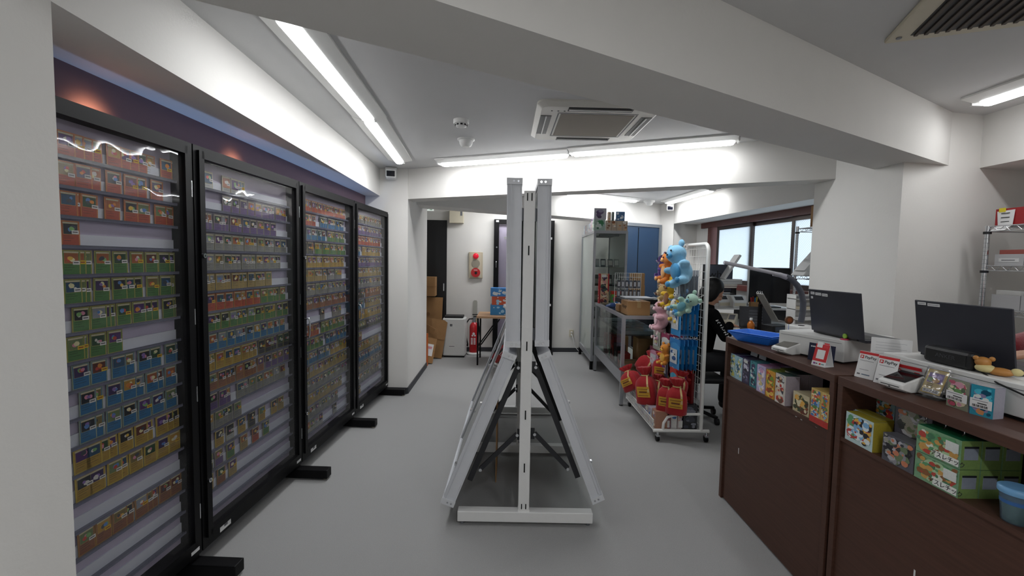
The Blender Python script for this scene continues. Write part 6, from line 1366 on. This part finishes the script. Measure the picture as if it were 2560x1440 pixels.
# chrome shelf racks
def wire_shelf(mb, x0, x1, y0, y1, z):
    for zz in (z, z - .03):
        for y in (y0, y1): mb.cyl((x0, y, zz), (x1, y, zz), .0035, 6)
        for x in (x0, x1): mb.cyl((x, y0, zz), (x, y1, zz), .0035, 6)
    n = int((x1 - x0) / .03)
    for i in range(n): 
        a = x0 + (x1 - x0) * i / n; b = x0 + (x1 - x0) * (i + 1) / n; za, zb = (z, z - .03) if i % 2 else (z - .03, z); mb.cyl((a, y0, za), (b, y0, zb), .002, 5, caps=False)
    m = int((x1 - x0) / .025)
    for i in range(m + 1): x = x0 + (x1 - x0) * i / m; mb.cyl((x, y0, z), (x, y1, z), .0018, 5, caps=False)
def chrome_rack(label, x0, x1, y0, y1, zs, top, bottom=0.0, rz=0.0):
    t = thing('chrome_rack', label, 'shelf rack', (x0, y0, 0), rz)
    for x in (0, x1 - x0):
        for y in (0, y1 - y0):
            p = MB().cyl((x, y, bottom), (x, y, top), .0125, 14).build('post', M_chrome, t)
            mb = MB()
            for i in range(int((top - bottom - .1) / .025)): mb.cyl((x, y, bottom + .06 + i * .025), (x, y, bottom + .0615 + i * .025), .0129, 12, caps=False)
            mb.build('post_grooves', M_alud, p)['kind'] = 'stuff'
    for z in zs:
        mb = MB(); wire_shelf(mb, 0, x1 - x0, 0, y1 - y0, z); s = mb.build('wire_shelf', M_chrome, t); s['kind'] = 'stuff'
        for x in (0, x1 - x0):
            for y in (0, y1 - y0): MB().cyl((x, y, z - .045), (x, y, z - .030), .019, 14).build('collar', M_blackp, s)
    return t
chrome_rack('chrome wire rack at the right edge behind the register counter', 2.88, 3.82, 2.69, 3.09, (1.76, 1.525, 1.265, .6), 1.765, rz=-PI / 2)
chrome_rack('chrome wire rack by the windows, half hidden by the white pillar', 2.62, 3.08, 4.08, 4.40, (1.845, 1.415, 1.06), 1.865, bottom=ZD, rz=-PI / 2)
# goods on the right rack (local x of each runs along the rack towards the camera)
RZ = -PI / 2
def rk(lx, ly, z): return (2.88 + ly, 2.69 - lx, z)
t = thing('storage_box', 'red lidded box with a taped receipt on the right rack top', 'box', rk(.03, .03, 1.763), RZ)
MB().box(-.02, .36, 0, .22, 0, .10).build('box_body', mat('crimson_box', '#9a1a20', .5, var=.05), t); MB().box(.24, .262, -.001, .221, 0, .101).build('tan_band', mat('tan_band', '#b08a5a', .6), t)
MB().add([(-.01, -.002, .085), (.085, -.002, .09), (.08, -.006, .0), (.07, -.04, -.03), (-.01, -.036, -.03), (.0, -.004, .0)], [(0, 1, 2, 5), (5, 2, 3, 4)]).build('receipt', M_paper, t)
for z in (.07, .045, .02): MB().box(.015, .06, -.0055, -.0040, z, z + .004).build('receipt_print', M_ink, t)
MB().box(.0, .035, -.004, -.001, .08, .104).build('sticky_note', mat('yellow_note', '#d8c628', .6), t)
tag(MB().box(0, .16, 0, .2, 0, .14).build('storage_box', mat('ochre_box', '#b0853a', .6, var=.06), loc=rk(.42, .03, 1.763), rz=RZ), 'ochre box at the far right of the rack top', 'box')
def bin_(label, x, z, w, cap, lab=True):
    t = thing('storage_bin', label, 'storage bin', rk(x, .025, z), RZ, 'bins on the right rack')
    mt = mat('milky_bin_plastic', '#b9b9bb', .4, var=.03)
    MB().box(0, w, 0, .006, 0, cap).build('front', mt, t); MB().box(0, w, .224, .23, 0, cap).build('back', mt, t); MB().box(0, .005, .006, .224, 0, cap).build('side', mt, t); MB().box(w - .005, w, .006, .224, 0, cap).build('side', mt, t); MB().box(.005, w - .005, .006, .224, 0, .005).build('bottom', mt, t)
    if lab:
        L = MB().box(w * .15, w * .85, -.001, 0, cap * .30, cap * .62).build('label', M_paper, t); MB().box(w * .25, w * .72, -.0016, -.001, cap * .43, cap * .50).build('label_print', M_greyink, L)
    return t
NB = ['leftmost', 'second', 'third', 'fourth']
for i in range(4):
    bin_(f'{NB[i]} labelled white bin on the middle shelf of the right rack', .03 + i * .155, 1.528, .15, .065)
    tag(MB().color(['#b8635a', '#0f0f12', '#0f0f12', '#121216'][i]).box(0, .13, 0, .19, 0, .085).build('packed_cards' if i == 0 else 'wallet', M_matte, loc=rk(.04 + i * .155, .04, 1.534), rz=RZ), ['pinkish cards inside the leftmost labelled bin', 'black wallet in the second labelled bin', 'black wallet in the third labelled bin', 'black wallet in the fourth labelled bin'][i], 'cards' if i == 0 else 'wallet')
    bin_(f'{NB[i]} unlabelled clear bin on the lower shelf of the right rack', .03 + i * .155, 1.268, .15, .085, False)
    tag(MB().color(['#d4d4d2', '#8f918f', '#d0d0ce', '#dcdcda'][i]).box(0, .13, 0, .19, 0, .105).build('paper_bundle', M_matte, loc=rk(.04 + i * .155, .04, 1.274), rz=RZ), ['white paper bundle in the leftmost clear bin', 'grey paper bundle in the second clear bin', 'white paper bundle in the third clear bin', 'white paper bundle in the fourth clear bin'][i], 'paper')
cbox('carton', 'narrow brown carton on top of the window rack', (2.79, 3.93, 1.848), 0, .18, .2, .20)
t = thing('folded_board', 'white wedge-shaped board on the window rack', 'board', (2.53, 3.92, 1.418))
MB().prism([(0, 0), (.42, .0), (.42, .04), (0.03, .045)], -.09, .09, Matrix.Rotation(PI / 2, 4, 'X')).build('lower_board', M_whitep, t, bevel=.008); MB().add([(.02, -.07, .045), (.02, .07, .045), (.17, .07, .225), (.17, -.07, .225), (.03, -.07, .042), (.03, .07, .042), (.19, .07, .222), (.19, -.07, .222), (.155, -.07, .05), (.155, .07, .05)], [(0, 1, 2, 3), (7, 6, 9, 8), (0, 3, 7, 8, 4), (1, 5, 9, 6, 2), (3, 2, 6, 7)]).build('raised_flap', M_whitep, t)
t = thing('letter_rack', 'white paper rack with labelled compartments behind the gooseneck lamp', 'rack', (2.26, 3.42, ZD))
MB().box(-.08, .12, .05, .06, 0, .36).build('back_board', M_whitep, t)
for i in range(5): 
    lv = MB().box(-.08, .12, -.05, .05, .005 + i * .08, .010 + i * .08).build('tier', M_whitep, t); MB().box(-.07, .10, -.04, .04, .010 + i * .08, .03 + i * .08).build('papers', [M_paper, M_greyink, M_paper, M_cream, M_greyink][i], lv)
for x in (-.08, .115): MB().box(x, x + .005, -.05, .05, 0, .36).build('side', M_whitep, t)
t = thing('side_stand', 'narrow white stand under the paper rack', 'stand', (2.26, 3.42, 0)); MB().box(-.10, .13, -.07, .08, .03, ZD).build('stand_body', M_whitep, t); MB().box(-.09, .12, -.06, .07, 0, .03).build('plinth', M_black, t)
# chair backs
t = thing('office_chair', 'grey office chair whose rounded back shows before the blue door', 'chair', (2.05, 6.05, 0), .2)
MB().ell((0, 0, .47), (.23, .23, .05), 20, 10).build('seat', M_blackp, t); MB().ell((.0, .18, .86), (.14, .03, .17), 20, 12).build('backrest', mat('grey_shell', '#8a8b8c', .5), t); MB().cyl((0, 0, .1), (0, 0, .44), .025).build('gas_lift', M_chrome, t); MB().tube([(0, .16, .47), (0, .21, .6), (0, .19, .75)], .018).build('back_post', M_blackp, t)
for i in range(5): a = 2 * PI * i / 5; lg = MB().tube([(0, 0, .1), (.24 * math.cos(a), .24 * math.sin(a), .065)], .018).build('base_leg', M_blackp, t); MB().cyl((.24 * math.cos(a) - .015, .24 * math.sin(a), .03), (.24 * math.cos(a) + .015, .24 * math.sin(a), .03), .03, 14).build('caster', M_blackp, lg)
tag(MB().tube([(1.80, 3.10, .006), (1.74, 3.20, .006), (1.72, 3.32, .006), (1.76, 3.42, .006), (1.84, 3.44, .006)], .006, 6).build('cable', M_whitep), 'pale cable curving on the floor beside the counter end', 'cable')
# ================================================================== PEOPLE
def caps(mb, p, q, r1, r2=None, n=14):
    r2 = r1 if r2 is None else r2; p = Vector(p); q = Vector(q)
    mb.cyl(p, q, r1, n, r2, caps=True); mb.ell(p, r1, n, 8); mb.ell(q, r2, n, 8)
def hand(mb, wrist, d, up, sgn, curl=.5, s=1.0):
    """palm and five unequal, bent fingers; d = finger direction, up = back of hand, sgn = thumb side"""
    d = Vector(d).normalized(); up = (Vector(up) - d * d.dot(Vector(up))).normalized(); side = d.cross(up) * sgn; w = Vector(wrist)
    c = w + d * .045 * s
    for k in (-1.5, -.5, .5, 1.5): caps(mb, w + d * .012 * s + side * (k * .010 * s), w + d * .085 * s + side * (k * .019 * s), .0125 * s, .0105 * s, 8)
    for k, L in ((-1.5, .060), (-.5, .072), (.5, .078), (1.5, .070)):
        a = w + d * .088 * s + side * (k * .0195 * s); dd = (d - up * .25 * curl).normalized(); b = a + dd * (L * .5 * s); d2 = (d - up * 1.1 * curl).normalized(); e = b + d2 * (L * .34 * s); d3 = (d - up * 2.0 * curl).normalized(); g = e + d3 * (L * .26 * s)
        caps(mb, a, b, .0092 * s, .0085 * s, 8); caps(mb, b, e, .0085 * s, .008 * s, 8); caps(mb, e, g, .008 * s, .0068 * s, 8)
    a = w + d * .025 * s + side * (.022 * s); b = a + (d * .6 + side * .8 - up * .2) * .042 * s; e = b + (d * .9 + side * .35 - up * .3) * .032 * s
    caps(mb, a, b, .0125 * s, .010 * s, 8); caps(mb, b, e, .010 * s, .008 * s, 8)
def person(label, J, look, cloth, pants, hands, hairlen, sleeve):
    """J: joints in metres; one continuous body surface, hair and clothes over it"""
    t = thing('person', label, 'person', (J['pelvis'][0], J['pelvis'][1], 0)); o = Vector((J['pelvis'][0], J['pelvis'][1], 0))
    V = {k: Vector(v) - o for k, v in J.items()}
    mb = MB(); look = Vector(look).normalized(); h = V['head']
    caps(mb, V['pelvis'], V['chest'], .125, .135); caps(mb, V['chest'], V['neck'], .115, .055); caps(mb, V['neck'], h - Vector((0, 0, .03)), .055, .05)
    up = Vector((0, 0, 1)); sd = look.cross(up).normalized(); u2 = sd.cross(look)
    HM = Matrix((sd, look, u2)).transposed().to_4x4(); HM.translation = h
    mb.ell((0, -.008, .028), (.074, .092, .088), 20, 14, HM); mb.ell((0, .030, -.045), (.055, .058, .062), 16, 12, HM)
    mb.ell((0, .096, -.012), (.013, .017, .022), 10, 8, HM); mb.ell((0, .084, -.055), (.026, .012, .012), 10, 8, HM)
    for s in (-1, 1): mb.ell((s * .076, -.002, -.008), (.009, .020, .030), 10, 8, HM); mb.ell((s * .032, .078, .008), (.018, .012, .010), 10, 8, HM)
    for s in 'LR':
        caps(mb, V['sh' + s], V['el' + s], .052, .042); caps(mb, V['el' + s], V['wr' + s], .041, .027); caps(mb, V['chest'] + (V['neck'] - V['chest']) * .3, V['sh' + s], .09, .055)
        hd, hu, sg, cu = hands[s]; hand(mb, V['wr' + s], hd, hu, sg, cu)
        caps(mb, V['hip' + s], V['kn' + s], .085, .058); caps(mb, V['kn' + s], V['an' + s], .056, .038); caps(mb, V['an' + s], V['toe' + s], .038, .030)
    b = mb.build('body', M_skin, t); remesh(b, .0065, 3)
    for s in (-1, 1): MB().ell((s * .031, .087, .010), (.010, .006, .006), 10, 8, HM).build('eye', M_ink, t)
    MB().ell((0, .094, -.056), (.020, .004, .004), 10, 6, HM).build('lips', mat('lips', '#8f5548', .5), t)
    # hair cap
    mb = MB(); mb.ell((0, -.030, .048), (.092, .100, .092), 22, 14, HM); mb.ell((0, -.050, -.02), (.090, .066, hairlen * 1.1), 18, 12, HM)
    for s in (-1, 1): mb.ell((s * .072, -.022, -.016), (.024, .050, hairlen * .95), 14, 10, HM)
    hr = mb.build('hair', M_hair, t); remesh(hr, .008, 4)
    mb = MB(); caps(mb, V['pelvis'], V['chest'], .148, .155); caps(mb, V['chest'], V['neck'] - Vector((0, 0, .02)), .135, .072)
    for s in 'LR':
        caps(mb, V['chest'] + (V['neck'] - V['chest']) * .35, V['sh' + s], .085, .062); caps(mb, V['sh' + s], V['el' + s], .062, .052); caps(mb, V['el' + s], V['el' + s] + (V['wr' + s] - V['el' + s]) * .93, .051, .040)
    c = mb.build('sweatshirt', cloth, t); remesh(c, .012, 5)
    mb = MB(); caps(mb, V['pelvis'] - Vector((0, 0, .03)), V['pelvis'] + Vector((0, 0, .05)), .15, .15)
    for s in 'LR': caps(mb, V['pelvis'], V['hip' + s], .13, .105); caps(mb, V['hip' + s], V['kn' + s], .102, .075); caps(mb, V['kn' + s], V['an' + s] + Vector((0, 0, .03)), .073, .056)
    c2 = mb.build('trousers', pants, t); remesh(c2, .014, 5)
    for s in 'LR': mb = MB(); caps(mb, V['an' + s] - Vector((0, 0, .02)), V['toe' + s], .046, .036); q = mb.build('shoe', M_blackp, t); remesh(q, .008, 3)
    return t, V
J = dict(pelvis=(1.80, 4.26, .60), chest=(1.84, 4.24, .93), neck=(1.885, 4.23, 1.10), head=(1.935, 4.225, 1.235), shR=(1.87, 4.06, 1.035), elR=(1.955, 3.985, .845), wrR=(2.035, 4.075, .945),
         shL=(1.87, 4.42, 1.03), elL=(1.98, 4.50, .88), wrL=(2.09, 4.40, .975), hipR=(1.83, 4.16, .58), knR=(2.20, 4.14, .56), anR=(2.16, 4.14, .12), toeR=(2.30, 4.13, .045), hipL=(1.83, 4.36, .58), knL=(2.20, 4.38, .56), anL=(2.16, 4.38, .12), toeL=(2.30, 4.39, .045))
t, V = person('person in a black sweatshirt seated at the staff desk, head bent over papers', J, (.88, .05, -.55), M_blackcloth, mat('black_denim', '#15161a', .9), {'R': ((.7, .6, -.15), (0, 0, 1), 1, .45), 'L': ((.8, -.5, -.2), (0, 0, 1), -1, .5)}, .105, True)
# white lettering down the sleeve
rr = random.Random(4)
a = V['shR'] + Vector((-.0, -.070, -.04)); b = V['elR'] + Vector((.0, -.058, .0))
for i in range(8):
    q = a + (b - a) * (i / 7.5); mb = MB()
    for k in range(3):
        dx = Vector(((rr.random() - .5) * .028, -.012, (rr.random() - .5) * .018)); ex = Vector(((rr.random() - .5) * .028, -.012, (rr.random() - .5) * .018)); mb.tube([q + dx, q + (dx + ex) / 2 + Vector((.004, 0, .003)), q + ex], .0026, 5)
    mb.build('sleeve_lettering', M_paper, t)['kind'] = 'stuff'
t = thing('office_chair', 'black office chair under the seated person', 'chair', (1.79, 4.27, 0))
MB().box(-.24, .24, -.24, .24, .39, .445).build('seat', M_blackp, t, bevel=.02); MB().box(-.30, -.26, -.20, .20, .50, .95).build('backrest', M_blackp, t, bevel=.018); MB().cyl((0, 0, .10), (0, 0, .39), .026).build('gas_lift', M_chrome, t); MB().tube([(-.20, 0, .40), (-.32, 0, .42), (-.31, 0, .60)], .016).build('back_post', M_blackp, t)
for i in range(5): a = 2 * PI * i / 5 + .3; lg = MB().tube([(0, 0, .1), (.27 * math.cos(a), .27 * math.sin(a), .065)], .018).build('base_leg', M_blackp, t); MB().cyl((.27 * math.cos(a) - .015, .27 * math.sin(a), .03), (.27 * math.cos(a) + .015, .27 * math.sin(a), .03), .03, 14).build('caster', M_blackp, lg)
M_redfleece = mat('dark_red_fleece', '#7a1420', .95, var=.12, scale=60, bump=.3, bscale=120, sheen=.3)
J = dict(pelvis=(2.42, 1.62, .95), chest=(2.40, 1.62, 1.27), neck=(2.38, 1.62, 1.46), head=(2.35, 1.62, 1.60), shR=(2.38, 1.80, 1.40), elR=(2.24, 1.86, 1.20), wrR=(2.04, 1.80, 1.185), shL=(2.38, 1.44, 1.40), elL=(2.20, 1.50, 1.24), wrL=(1.975, 1.625, 1.195),
         hipR=(2.42, 1.71, .92), knR=(2.41, 1.72, .50), anR=(2.43, 1.72, .10), toeR=(2.30, 1.72, .045), hipL=(2.42, 1.53, .92), knL=(2.41, 1.52, .50), anL=(2.43, 1.52, .10), toeL=(2.30, 1.52, .045))
person('person in a dark red fleece behind the nearer laptop, one forearm in view', J, (-.92, 0, -.38), M_redfleece, mat('dark_denim', '#22252e', .9), {'R': ((-.95, -.2, -.15), (0, 0, 1), 1, .5), 'L': ((-.9, .25, -.2), (0, 0, 1), -1, .5)}, .08, True)
